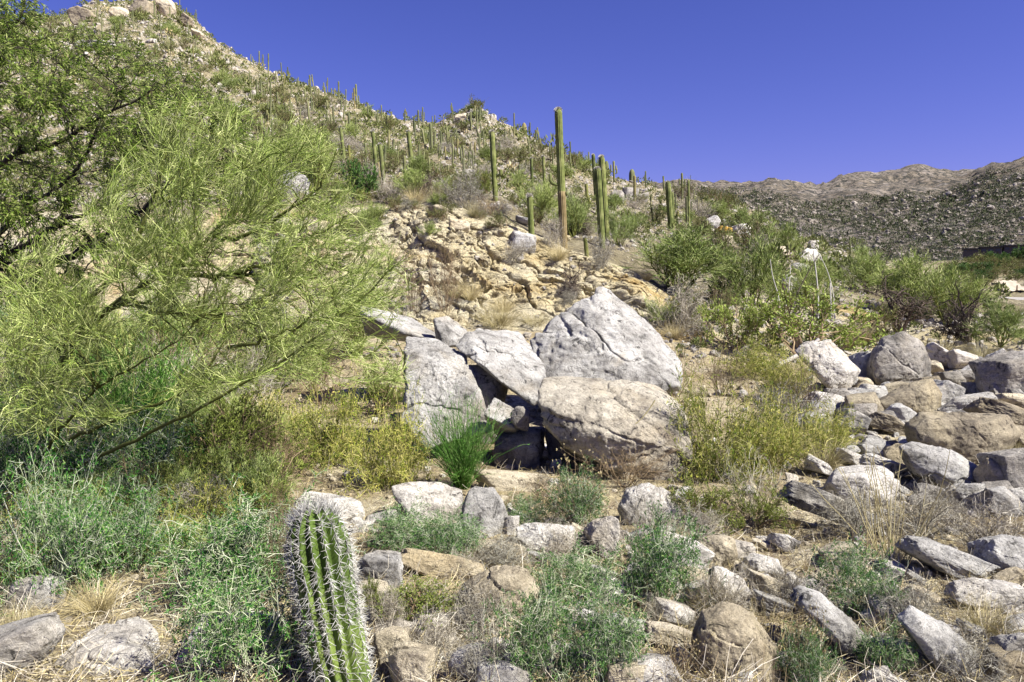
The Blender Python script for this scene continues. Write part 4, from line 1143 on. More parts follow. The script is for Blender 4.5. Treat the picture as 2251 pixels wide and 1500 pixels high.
class Colony:
    def __init__(s): s.n = []; s.d = []; s.r = []
    def add(s, P, R):
        """P (N,K,3)"""
        T = np.empty_like(P); T[:, :-1] = P[:, 1:] - P[:, :-1]; T[:, -1] = T[:, -2]
        s.n.append(P.reshape(-1, 3)); s.d.append(norm(T).reshape(-1, 3)); s.r.append(np.broadcast_to(R, P.shape[:2]).reshape(-1))
    def tree(s):
        N = np.concatenate(s.n); D = np.concatenate(s.d); R = np.concatenate(s.r)
        k = kdtree.KDTree(len(N))
        for i, q in enumerate(N): k.insert(q, i)
        k.balance(); return N, D, R, k
    def reach(s, rng, targets, K, org, bias=0.25, wob=0.05, r_end=0.002, rf=0.55, bend=0.45, maxlen=None):
        N, D, R, k = s.tree()
        g = norm(targets - org)
        ds = np.array([k.find(q)[2] for q in targets])
        idx = np.array([k.find(q)[1] for q in targets - g * (bias * ds[:, None] + 0.05)])
        A = N[idx]; da = D[idx]; ln = np.linalg.norm(targets - A, axis=1)
        if maxlen is not None:
            m = ln < maxlen; A, da, targets, ln, idx = A[m], da[m], targets[m], ln[m], idx[m]
        C = A + da * (ln * bend)[:, None]
        u = np.linspace(0, 1, K)[None, :, None]
        P = (1 - u) ** 2 * A[:, None] + 2 * u * (1 - u) * C[:, None] + u * u * targets[:, None]
        W = rng.normal(size=P.shape) * (wob * ln)[:, None, None]; W[:, 0] = 0
        P = P + W
        r0 = np.maximum(R[idx] * rf, r_end * 1.3)
        Rr = taper(len(P), K, np.minimum(r0, 0.03), r_end)
        return P, Rr

def region(rng, n, poly, d0, d1, dens=None):
    """random points whose sight lines fall in the photo polygon, between distances d0 and d1"""
    poly = np.array(poly, float); out = []
    x0, y0 = poly.min(0); x1, y1 = poly.max(0)
    while len(out) < n:
        x, y = rng.uniform(x0, x1), rng.uniform(y0, y1)
        ins = False; j = len(poly) - 1
        for i in range(len(poly)):
            if (poly[i, 1] > y) != (poly[j, 1] > y) and x < (poly[j, 0] - poly[i, 0]) * (y - poly[i, 1]) / (poly[j, 1] - poly[i, 1]) + poly[i, 0]: ins = not ins
            j = i
        if ins and (dens is None or rng.uniform() < dens(x, y)): out.append((x, y, rng.uniform(d0, d1)))
    o = np.array(out); return at(o[:, 0], o[:, 1], o[:, 2])

def tube1(g, P, r0, r1, sides=7, K=None):
    P = P[None]; K = P.shape[1]
    v, q = tubes(P, taper(1, K, r0, r1), sides); g.add(v, None, q)

# --- palo verde
def palo_verde():
    rng = np.random.default_rng(4)
    base = (40, 1090, 8.4)
    limbs = [
     ([base, (70, 900, 8.2), (155, 760, 8.0), (205, 705, 7.9), (262, 662, 7.85), (345, 605, 7.8), (400, 575, 7.7), (470, 520, 7.6), (540, 420, 7.4)], 0.062, 0.014),
     ([base, (50, 860, 8.5), (92, 720, 8.5), (155, 676, 8.45), (212, 645, 8.4), (258, 603, 8.3), (298, 531, 8.2), (330, 460, 8.1), (360, 345, 8.0), (400, 220, 7.9)], 0.058, 0.010),
     ([(345, 605, 7.8), (400, 600, 7.7), (466, 615, 7.5), (574, 585, 7.3), (690, 520, 7.2), (780, 470, 7.1)], 0.03, 0.007),
     ([(470, 520, 7.6), (520, 530, 7.4), (608, 480, 7.3), (700, 420, 7.2), (740, 330, 7.1)], 0.025, 0.005),
     ([(330, 460, 8.1), (420, 400, 8.3), (500, 300, 8.4), (530, 220, 8.5)], 0.022, 0.005),
     ([(40, 1090, 8.2), (120, 985, 7.6), (260, 915, 7.1), (412, 866, 6.9), (447, 820, 6.8), (502, 765, 6.8), (512, 705, 6.8), (470, 620, 6.9)], 0.026, 0.008),
     ([(60, 1090, 8.0), (200, 1010, 7.3), (420, 910, 6.6), (600, 805, 6.4), (690, 755, 6.3), (725, 720, 6.3), (790, 650, 6.2), (850, 600, 6.2)], 0.026, 0.006),
     ([(502, 765, 6.8), (600, 740, 6.6), (700, 700, 6.5), (790, 690, 6.4), (870, 740, 6.3)], 0.018, 0.004),
     ([(40, 1085, 8.0), (150, 920, 7.0), (240, 830, 6.5), (330, 790, 6.3), (420, 720, 6.2)], 0.022, 0.005),
     ([(262, 662, 7.85), (380, 690, 7.4), (500, 690, 7.1), (620, 640, 7.0), (700, 610, 6.9)], 0.02, 0.005),
    ]
    g = Geo(); C = Colony()
    for pts, r0, r1 in limbs:
        P = limb_curve(pts, 28)
        P[1:-1] += rng.normal(size=P[1:-1].shape) * 0.012
        tube1(g, P, r0, r1, 8)
        C.add(P[None, 8:], taper(1, 20, r0, r1))
    org = at(100, 900, 8.0)
    shape = [(0, 600), (150, 500), (270, 350), (345, 215), (470, 215), (580, 260), (640, 270), (720, 290), (700, 380), (790, 420), (820, 500), (880, 560), (900, 640), (870, 700), (910, 780), (880, 850), (780, 850), (620, 830), (500, 860), (380, 900), (150, 950), (0, 960)]
    def dens(x, y):
        q = np.array([[x / 75.0 + y / 160.0, y / 95.0, 3.3]])
        return (0.30 + 0.70 * float(sm(np.array(x + 0.6 * y), 300, 700))) * (1 - 0.55 * float(sm(np.array(x), 560, 800))) * float(0.12 + 0.88 * sm(fbm(q, 3, 5)[0], -0.30, 0.35))
    T1 = region(rng, 150, shape, 5.9, 8.8, dens)
    P, R = C.reach(rng, T1, 10, org, 0.3, 0.02, 0.004, 0.5); C.add(P, R); v, q = tubes(P, R, 5); g.add(v, None, q)
    T2 = region(rng, 900, shape, 5.7, 9.0, dens)
    P, R = C.reach(rng, T2, 8, org, 0.4, 0.02, 0.0030, 0.5, maxlen=1.2); C.add(P, R)
    tw = Geo(); v, q = tubes(P, R, 4); tw.add(v, None, q)
    T3 = region(rng, 4600, shape, 5.6, 9.1, dens)
    P, R = C.reach(rng, T3, 6, org, 0.45, 0.014, 0.0014, 0.55, maxlen=0.7); v, q = tubes(P, R, 3); tw.add(v, None, q)
    b, d, l, _ = children(rng, P, 27000, 0.1, 1.0, 0.42, 0.2)
    P4 = grow(rng, b, d + norm(b - org) * 0.3 + np.array([0.05, 0, 0.30]), rng.uniform(0.06, 0.26, len(b)), 4, 0.07)
    v, q = tubes(P4, taper(len(b), 4, 0.0020, 0.0011), 3); tw.add(v, None, q)
    lf = Geo()
    b, d, l, _ = children(rng, P4, 15000, 0.2, 1.0, 0.6, 0.3)
    v, t = leaves(b, d, rng.uniform(0.018, 0.04, len(b)), 0.008, rng); lf.add(v, t)
    o = empty("palo_verde_tree", at(40, 1090, 8.4))
    tag(o, "large sprawling palo verde with yellow green bark filling the left side", "tree")
    off = -np.array(o.location)
    for nm, gg, mk, s in (("trunk", g, 'pvbark', True), ("crown", tw, 'pvtwig', False), ("leaflets", lf, 'pvleaf', False)):
        gg.V = [v + off for v in gg.V]
        link(nm, gg.mesh(nm, M[mk], s), o)
palo_verde()

def mesquite():
    rng = np.random.default_rng(9)
    base = (-330, 900, 11.0)
    limbs = [
     ([base, (-240, 640, 10.6), (-100, 430, 10.3), (0, 352, 10.0), (60, 330, 9.9), (140, 310, 9.8), (230, 250, 9.7), (330, 200, 9.6)], 0.10, 0.012),
     ([base, (-180, 700, 10.8), (30, 560, 10.6), (130, 490, 10.5), (200, 455, 10.4), (262, 450, 10.3), (320, 470, 10.2)], 0.10, 0.012),
     ([(-60, 640, 10.4), (100, 590, 10.1), (195, 545, 10.0), (255, 500, 9.9), (300, 470, 9.8), (380, 400, 9.7), (470, 330, 9.6)], 0.075, 0.012),
     ([(-240, 640, 10.6), (-80, 300, 10.4), (0, 150, 10.3), (40, 40, 10.2), (70, -60, 10.1)], 0.07, 0.012),
     ([(-60, 640, 10.4), (20, 470, 10.2), (100, 430, 10.1), (150, 400, 10.0), (200, 330, 9.9), (260, 150, 9.8)], 0.05, 0.008),
     ([(130, 490, 10.5), (170, 400, 10.4), (150, 260, 10.3), (120, 160, 10.2)], 0.03, 0.006),
    ]
    g = Geo(); C = Colony()
    for pts, r0, r1 in limbs:
        P = limb_curve(pts, 28); P[1:-1] += rng.normal(size=P[1:-1].shape) * 0.02
        tube1(g, P, r0, r1, 8); C.add(P[None, 8:], taper(1, 20, r0, r1))
    org = at(-250, 750, 10.8)
    shape = [(-60, 60), (40, 40), (90, 60), (190, 60), (260, 70), (320, 110), (440, 170), (560, 230), (590, 330), (560, 400), (430, 470), (300, 520), (200, 620), (60, 700), (-60, 720)]
    T1 = np.concatenate([region(rng, 90, shape, 8.9, 11.0), region(rng, 8, [(-40, -40), (60, -20), (100, 10), (40, 60), (-40, 90)], 9.5, 10.5)])
    P, R = C.reach(rng, T1, 10, org, 0.3, 0.03, 0.005, 0.5); C.add(P, R); v, q = tubes(P, R, 5); g.add(v, None, q)
    T2 = np.concatenate([region(rng, 620, shape, 8.8, 11.2), region(rng, 40, [(-40, -40), (60, -20), (100, 10), (60, 50), (-40, 90)], 9.5, 10.5)])
    P, R = C.reach(rng, T2, 7, org, 0.3, 0.045, 0.003, 0.5, maxlen=1.5); C.add(P, R); v, q = tubes(P, R, 4); g.add(v, None, q)
    b, d, l, _ = children(rng, P, 5200, 0.15, 1, 0.8, 0.3)
    P3 = grow(rng, b, d + np.array([0.25, 0, -0.1]), rng.uniform(0.10, 0.26, len(b)), 5, 0.2, -0.05)
    v, q = tubes(P3, taper(len(b), 5, 0.003, 0.0016), 3); g.add(v, None, q)
    lf = Geo()
    n = 46000
    b, d, l, _ = children(rng, P3, n, 0.15, 1, 0.75, 0.25)
    v, t = leaves(b, d + np.array([0.35, 0, -0.35]), rng.uniform(0.045, 0.10, n), rng.uniform(0.011, 0.02, n), rng); lf.add(v, t)
    o = empty("mesquite_tree", at(*base))
    tag(o, "mesquite with dark branches and drooping green leaflets in the upper left, behind the palo verde", "tree")
    off = -np.array(o.location)
    for nm, gg, mk, s in (("trunk", g, 'mqbark', True), ("crown", lf, 'mqleaf', False)):
        gg.V = [v + off for v in gg.V]
        link(nm, gg.mesh(nm, M[mk], s), o)
mesquite()
# ------------------------------------------------------------------ saguaros
def sag_mat(name, cols, rib):
    m, t, b = nmat(name, 0.75)
    v = objvec(t)
    n = noise(t, v, 2.0, 4, 0.6)
    c = ramp(t, n, [(0.35, cols[0]), (0.5, cols[1]), (0.68, cols[2])])
    oi = t.nodes.new("ShaderNodeObjectInfo")
    c = mix(t, 1.0, c, ramp(t, oi.outputs["Random"], [(0, (0.7, 0.72, 0.7)), (0.8, (1.15, 1.1, 1.0)), (1, (1.25, 1.0, 0.8))]), 'MULTIPLY')
    n2 = noise(t, v, 0.9, 5, 0.7, 0.5)
    c = mix(t, ramp(t, n2, [(0.60, (0, 0, 0)), (0.68, (0.7,) * 3)]), c, (0.17, 0.13, 0.08))
    n3 = noise(t, v, 30.0, 4, 0.7)
    c = mix(t, 0.4, c, ramp(t, n3, [(0.35, (0.6, 0.58, 0.5)), (0.65, (1.2, 1.2, 1.2))]), 'MULTIPLY')
    t.links.new(c, b.inputs["Base Color"]); return m
M['saguaro'] = sag_mat("saguaro_skin", [(0.075, 0.10, 0.025), (0.15, 0.18, 0.055), (0.25, 0.275, 0.11)], 1)
M['saguaro_dark'] = sag_mat("distant_saguaro_skin", [(0.09, 0.105, 0.045), (0.15, 0.165, 0.075), (0.23, 0.235, 0.13)], 1)
M['saguaro_hero'] = sag_mat("young_saguaro_skin", [(0.045, 0.08, 0.012), (0.085, 0.14, 0.025), (0.15, 0.21, 0.05)], 1)
M['corky'] = sag_mat("corky_saguaro_base", [(0.13, 0.105, 0.045), (0.19, 0.15, 0.075), (0.24, 0.20, 0.11)], 1)
M['spine'] = plant_mat("white_spines", [(0.12, 0.11, 0.10), (0.46, 0.45, 0.41), (0.74, 0.74, 0.70)])
M['crest'] = plant_mat("woolly_cactus_top", [(0.55, 0.53, 0.44), (0.62, 0.60, 0.52)])

def column(path, R, ribs, depth=0.16):
    """ribbed column along path (K,3) with radii R (K)"""
    K = len(path); T = np.gradient(path, axis=0); T = norm(T)
    A = norm(np.cross(T, np.array([0.0, 1.0, 0.05]))); Bv = np.cross(A, T)
    n = ribs * 4; th = np.arange(n) * 2 * math.pi / n
    rr = 1 - depth * (0.5 - 0.5 * np.cos(th * ribs)) ** 0.8
    V = path[:, None] + R[:, None, None] * rr[None, :, None] * (A[:, None] * np.cos(th)[None, :, None] + Bv[:, None] * np.sin(th)[None, :, None])
    I = np.arange(K * n).reshape(K, n)
    a = I[:-1]; b = np.roll(a, -1, 1); c = I[1:]; d = np.roll(c, -1, 1)
    Q = np.stack([a, b, d, c], -1).reshape(-1, 4)
    V = V.reshape(-1, 3); top = len(V)
    V = np.concatenate([V, path[-1:] + T[-1:] * R[-1] * 0.15])
    Tt = np.stack([I[-1], np.roll(I[-1], -1), np.full(n, top)], -1)
    return V, Tt, Q

def profile(K, r, foot=0.8, waist=1.0, dome=0.5):
    t = np.linspace(0, 1, K)
    return t

def stem(base, top, r, ribs=12, K=22, bend=None, foot=0.82, rng=None, lump=0.0, deep=0.16):
    base = np.array(base, float); top = np.array(top, float)
    L = np.linalg.norm(top - base)
    t = np.concatenate([np.linspace(0, 1 - 1.4 * r / L, K - 7), 1 - 1.4 * r / L + 1.4 * r / L * np.sin(np.linspace(0.2, 1.0, 7) * math.pi / 2)])
    path = base + (top - base) * t[:, None]
    if bend is not None: path = path + np.sin(t * math.pi)[:, None] * np.array(bend)
    e = np.clip((t - (1 - 1.4 * r / L)) / (1.4 * r / L), 0, 1)
    R = r * (foot + (1 - foot) * sm(t, 0, 0.35)) * np.sqrt(np.maximum(1 - e ** 2, 0.01))
    if rng is not None and lump: R = R * (1 + lump * np.interp(t, np.linspace(0, 1, 9), rng.normal(size=9)))
    return column(path, R, ribs, deep)

def arm_path(base, side, out, up, r, toward=0.0):
    """elbowed arm: leaves the trunk at base, side = -1 or 1"""
    a = np.linspace(0, 1, 14)
    x = np.where(a < 0.45, out * np.sin(a / 0.45 * math.pi / 2), out); z = np.where(a < 0.45, 0.55 * out * (1 - np.cos(a / 0.45 * math.pi / 2)), 0.55 * out + (a - 0.45) / 0.55 * up)
    P = np.stack([side * x, toward * x, z], -1) + base
    e = np.clip((a - 0.88) / 0.12, 0, 1); R = r * (0.7 + 0.3 * sm(a, 0, 0.4)) * np.sqrt(np.maximum(1 - e ** 2, 0.02))
    return P, R

def geo_of(x):
    g = Geo(); v, t, q = x; g.add(v, t, q); return g

def big_saguaro(b, t, wpx, label, arms=(), foot=0.85, corky=0.0, depth=None, bend=None, crest=True, group=None):
    """saguaro from photo base pixel b to top pixel t"""
    P, d = ground(*b)
    if depth is not None: d = depth; P = at(b[0], b[1], d)
    top = at(t[0], t[1], d); r = wpx / F * d / 2
    rng = np.random.default_rng(int(b[0]))
    o = empty("saguaro", P); tag(o, label, "cactus", group)
    bd = None if bend is None else np.array(bend) * (1 / F * d)
    ht = top - P
    trunk = link("trunk", geo_of(stem((0, 0, -0.25), ht, r, 14, 34, bd, foot, rng, 0.02)).mesh("trunk", M['saguaro'], True), o)
    if corky:
        k = link("corky_base", geo_of(column(np.linspace((0, 0, -0.2), ht * corky, 12), r * (foot + (1 - foot) * sm(np.linspace(0, 1, 12), 0, .8)) * 1.03, 14, 0.16)).mesh("corky_base", M['corky'], True), o)
        k["label"] = "brown corky lower trunk"
    for (apx, apy, out_px, up_px, side, ar) in arms:
        s = d / F
        f = (b[1] - apy) / (b[1] - t[1])
        base = ht * f
        pth, R = arm_path(base + np.array([side * r * 0.5, 0, 0]), side, out_px * s, up_px * s, ar * s / 2, -0.3)
        link("arm", geo_of(column(pth, R, 10, 0.16)).mesh("arm", M['saguaro'], True), o)
    if crest:
        n = 260; th = rng.uniform(0, 6.28, n); ph = np.abs(rng.normal(size=n)) * 0.6
        D = np.stack([np.cos(th) * np.sin(ph), np.sin(th) * np.sin(ph), np.cos(ph)], -1)
        C = ht - np.array([0, 0, r * 0.9]) + D * r * np.array([0.95, 0.95, 0.95])
        v, q = tubes(np.stack([C, C + D * 0.07], 1), taper(n, 2, 0.012, 0.004), 3)
        g = Geo(); g.add(v, None, q); link("woolly_top", g.mesh("woolly_top", M['crest']), o)
    return o

BS = [
 ((1239, 545), (1227, 239), 17, "tallest saguaro, brown at the foot with one short curved arm", [(1222, 408, 21, 14, -1, 7), (1236, 430, 6, 4, 1, 7)], .95, 0.40),
 ((1326, 545), (1313, 369), 15, "thick saguaro in front of the twin saguaros on the cliff edge", [], .85, 0.0),
 ((1335, 527), (1322, 343), 14, "taller saguaro right behind the thick one on the cliff edge", [], .85, 0.0),
 ((1312, 435), (1304, 339), 8, "slim saguaro left of the pair on the cliff edge", [], .9, 0.0),
 ((1092, 443), (1081, 288), 12, "straight saguaro with one stubby arm on the right side", [(1087, 388, 11, 8, 1, 8)], .85, 0.0),
 ((1172, 534), (1164, 429), 13, "short stout armless saguaro left of the tallest one", [], .8, 0.0),
 ((1475, 506), (1468, 399), 13, "fat saguaro on the right slope above the bright green bush", [], .85, 0.0),
 ((1482, 503), (1477, 421), 8, "thinner saguaro with low arm beside the fat one", [(1481, 478, 8, 9, 1, 6)], .9, 0.0),
 ((1515, 505), (1513, 395), 5, "thin tall saguaro right of the fat one", [], .95, 0.0),
 ((909, 390), (897, 288), 8.5, "leaning saguaro above the olive bush", [], .85, 0.0),
 ((847, 408), (835, 316), 9, "shorter of two leaning saguaros above the grey bush", [], .85, 0.0),
 ((831, 396), (819, 288), 8, "taller of two leaning saguaros above the grey bush", [], .85, 0.0),
 ((1200, 465), (1194, 343), 6.5, "slim saguaro just left of the tallest one", [], .9, 0.0),
 ((1171, 412), (1168, 347), 6.5, "slim saguaro behind the yellow green bush", [], .9, 0.0),
 ((1166, 410), (1163, 396), 5.5, "knee high saguaro at the foot of a slim one", [], .9, 0.0),
 ((1288, 566), (1286, 522), 9, "short grey saguaro below the thick pair", [], .8, 0.0),
 ((758, 370), (748, 278), 7, "leaning saguaro beside the palo verde bush on the hill", [], .85, 0.0),
 ((755, 370), (745, 328), 6, "short saguaro against the leaning one", [], .85, 0.0),
 ((770, 362), (766, 318), 6, "short saguaro right of the leaning one", [], .85, 0.0),
]
for b, t, wp, lab, arms, foot, ck in BS: big_saguaro(b, t, wp, lab, arms, foot, ck)
big_saguaro((1304, 450), (1289, 403), 7, "banana shaped saguaro stem left of the twin saguaros", (), .6, 0.0, None, (-5, 0, -5))

# slender saguaros further up: shared column meshes, one object each
_cv = {}
def column_mesh(kind):
    if kind not in _cv:
        rng = np.random.default_rng(300 + kind)
        g = Geo()
        v, t, q = stem((0, 0, -0.03), (0, 0, 1), 0.043, 8, 14, None, 0.85, rng, 0.04); g.add(v, t, q)
        spec = {0: [], 1: [], 2: [(0.5, 1, 0.07, 0.25)], 3: [(0.45, -1, 0.07, 0.28), (0.55, 1, 0.08, 0.2)], 4: [(0.5, 1, .09, .3), (0.42, -1, .09, .22), (0.6, -1, .07, .15)]}[kind]
        for (f, sd_, o_, u_) in spec:
            p, R = arm_path(np.array([sd_ * 0.02, 0, f]), sd_, o_, u_, 0.03); v, t, q = column(p, R, 7, .16); g.add(v, t, q)
        _cv[kind] = g.mesh("saguaro", M['saguaro_dark'], True)
    return _cv[kind]
KN = ["armless", "armless", "one armed", "two armed", "many armed"]
def small_saguaro(b, t, label, kind=0, group=None, fat=1.0):
    P, d = ground(*b)
    top = at(t[0], t[1], d); h = np.linalg.norm(top - P)
    o = link("saguaro", column_mesh(kind), loc=P)
    a = (top - P) / h
    o.rotation_euler = Vector(a).to_track_quat('Z', 'Y').to_euler()
    o.rotation_euler.rotate_axis('Z', float(PR.uniform(-0.4, 0.4)))
    f = 0.82 * float(PR.uniform(0.72, 1.25)) * fat * float(np.clip(4.5 / max(h, 0.5), 0.8, 1.5))
    o.scale = (h * f, h * f, h)
    tag(o, label, "cactus", group); return o
SS = [ # ridge and slope saguaros one can point at: base, top, kind, label
 ((1132, 318), (1130, 248), 0, "tall dark saguaro breaking the skyline right of the small peak"),
 ((1153, 295), (1152, 270), 0, "short skyline saguaro right of the tall dark one"),
 ((1166, 312), (1165, 269), 2, "one armed saguaro on the skyline below the small peak"),
 ((1174, 310), (1173, 292), 0, "stubby saguaro between two armed ones on the skyline"),
 ((1184, 316), (1181, 280), 3, "forked saguaro on the skyline below the small peak"),
 ((1189, 340), (1187, 304), 0, "saguaro just below the forked skyline one"),
 ((1163, 346), (1161, 305), 0, "thin saguaro on the slope below the small peak"),
 ((1208, 355), (1207, 315), 0, "saguaro just left of the tallest one, high on the slope"),
 ((1217, 366), (1215, 336), 0, "saguaro hidden behind the top half of the tallest one"),
 ((1257, 355), (1253, 311), 0, "leaning saguaro on the skyline right of the tallest one"),
 ((1255, 370), (1252, 334), 0, "saguaro in front of the leaning skyline one"),
 ((1242, 365), (1243, 336), 0, "saguaro close to the right of the tallest one"),
 ((1275, 356), (1273, 333), 3, "candelabra saguaro on the skyline left of the twin saguaros"),
 ((1279, 370), (1278, 340), 0, "saguaro right of the candelabra one"),
 ((1296, 364), (1294, 334), 0, "thin skyline saguaro left of the slim one"),
 ((1334, 380), (1333, 354), 0, "skyline saguaro behind the twin saguaros"),
 ((1351, 404), (1349, 354), 4, "many armed saguaro on the skyline right of the twin saguaros"),
 ((1390, 398), (1389, 372), 3, "forked saguaro on the skyline in the middle of the right ridge"),
 ((1396, 450), (1395, 386), 0, "straight saguaro on the slope below the forked ridge one"),
 ((1420, 420), (1419, 376), 2, "one armed saguaro on the right ridge"),
 ((1458, 421), (1458, 387), 0, "thin saguaro on the right ridge left of the fat one"),
 ((1501, 438), (1499, 380), 3, "two armed saguaro rising over the right ridge against the sky"),
 ((1434, 494), (1433, 455), 0, "saguaro alone on pale rubble left of the fat one"),
 ((1398, 502), (1397, 472), 0, "small saguaro on pale rubble below the straight one"),
 ((1420, 504), (1420, 484), 0, "tiny saguaro on pale rubble"),
 ((1527, 450), (1526, 418), 0, "saguaro against the far mountain, left of two"),
 ((1536, 472), (1535, 437), 0, "saguaro against the far mountain, right of two"),
 ((1510, 492), (1509, 432), 0, "slim saguaro touching the thin tall one"),
 ((1521, 476), (1520, 442), 0, "slim saguaro on the slope right of the thin tall one"),
 ((1617, 468), (1616, 436), 0, "saguaro on the crest right of the orange stained rock"),
 ((1645, 474), (1644, 454), 0, "short crest saguaro between bushes"),
 ((1661, 494), (1661, 464), 0, "left one of a pair of crest saguaros"),
 ((1668, 494), (1667, 453), 0, "right taller one of a pair of crest saguaros"),
 ((1729, 520), (1729, 488), 0, "crest saguaro left of the white boulders"),
 ((1721, 518), (1721, 504), 0, "short crest saguaro left of the white boulders"),
 ((1777, 520), (1777, 494), 0, "left one of two crest saguaros behind the white boulders"),
 ((1786, 528), (1786, 497), 0, "right one of two crest saguaros behind the white boulders"),
 ((1815, 532), (1815, 510), 0, "short crest saguaro on the falling ridge"),
 ((1832, 542), (1832, 520), 0, "second crest saguaro on the falling ridge"),
 ((1853, 550), (1852, 516), 0, "third crest saguaro on the falling ridge"),
 ((1868, 560), (1868, 520), 2, "tall crest saguaro low on the falling ridge"),
 ((1849, 556), (1848, 542), 0, "stub saguaro on the falling ridge"),
 ((1926, 570), (1926, 542), 0, "lone saguaro behind the pale green crest bush"),
 ((2160, 640), (2161, 605), 0, "lone saguaro beside the pale track at the right"),
 ((791, 240), (788, 210), 2, "branched saguaro on the skyline of the main ridge"),
 ((802, 254), (801, 228), 0, "skyline saguaro next to the branched one"),
 ((893, 266), (891, 239), 3, "forked saguaro on the skyline left of the small peak"),
 ((957, 282), (956, 253), 0, "thin saguaro in the saddle left of the small peak"),
 ((970, 270), (970, 257), 0, "short saguaro in the saddle left of the small peak"),
 ((770, 294), (766, 248), 0, "saguaro under the main ridge, left of four"),
 ((951, 338), (946, 270), 0, "thin saguaro under the saddle"),
 ((934, 330), (928, 284), 0, "thin saguaro under the saddle, left of the longer one"),
 ((913, 320), (909, 258), 0, "tall thin saguaro under the forked skyline one"),
 ((1050, 283), (1048, 246), 0, "thin saguaro on the small peak"),
 ((1063, 330), (1062, 288), 0, "dark thin saguaro right of the one armed one"),
 ((1099, 352), (1098, 312), 0, "thin saguaro right of the straight saguaro"),
 ((1015, 362), (1012, 325), 0, "pale thin saguaro under the small peak"),
 ((1144, 410), (1141, 363), 2, "forked thin saguaro left of the slim pair"),
 ((1183, 412), (1184, 392), 0, "stub saguaro between the slim saguaros"),
 ((1113, 422), (1112, 396), 0, "short pale saguaro right of the one armed one"),
 ((1070, 398), (1068, 365), 0, "pale short saguaro behind the grey bush"),
 ((1035, 380), (1035, 358), 0, "tiny pale saguaro above the grey bush"),
]
for b, t, k, lab in SS: small_saguaro(b, t, lab, k)
def slope_saguaros(n, poly, hpx, label, group, seed, gap=7):
    rng = np.random.default_rng(seed); c = 0; tries = 0; used = []
    x0, x1, y0, y1 = poly
    while c < n and tries < 6000:
        tries += 1
        px, py = rng.uniform(x0, x1), rng.uniform(y0, y1)
        if py < ridge_row(px) + 2 or any(abs(px - a) < gap and abs(py - b_) < 25 for a, b_ in used): continue
        used.append((px, py))
        k = [0, 2, 1, 4, 2, 0, 1, 3][int(rng.integers(0, 8))]
        h = rng.uniform(*hpx) * (0.6 + 0.4 * rng.uniform())
        ln = -h * 0.07 * (1 - px / 1200.0)
        small_saguaro((px, py), (px + ln + rng.normal() * 1.1, py - h), label, k, group, 1.15); c += 1
slope_saguaros(70, (95, 560, 5, 235), (32, 58), "slender saguaro on the high left hill below the summit crag", "saguaros on the high left hill", 21, 5)
slope_saguaros(75, (540, 800, 150, 330), (34, 58), "slender saguaro on the slope falling right from the summit", "saguaros on the middle of the main slope", 22, 5)
slope_saguaros(60, (800, 1060, 262, 400), (30, 56), "slender saguaro on the rubble slope below the saddle", "saguaros on the slope below the saddle", 23)
slope_saguaros(26, (1060, 1560, 300, 490), (24, 44), "slender saguaro on the rubble slope of the right ridge", "saguaros on the right ridge slope", 24)

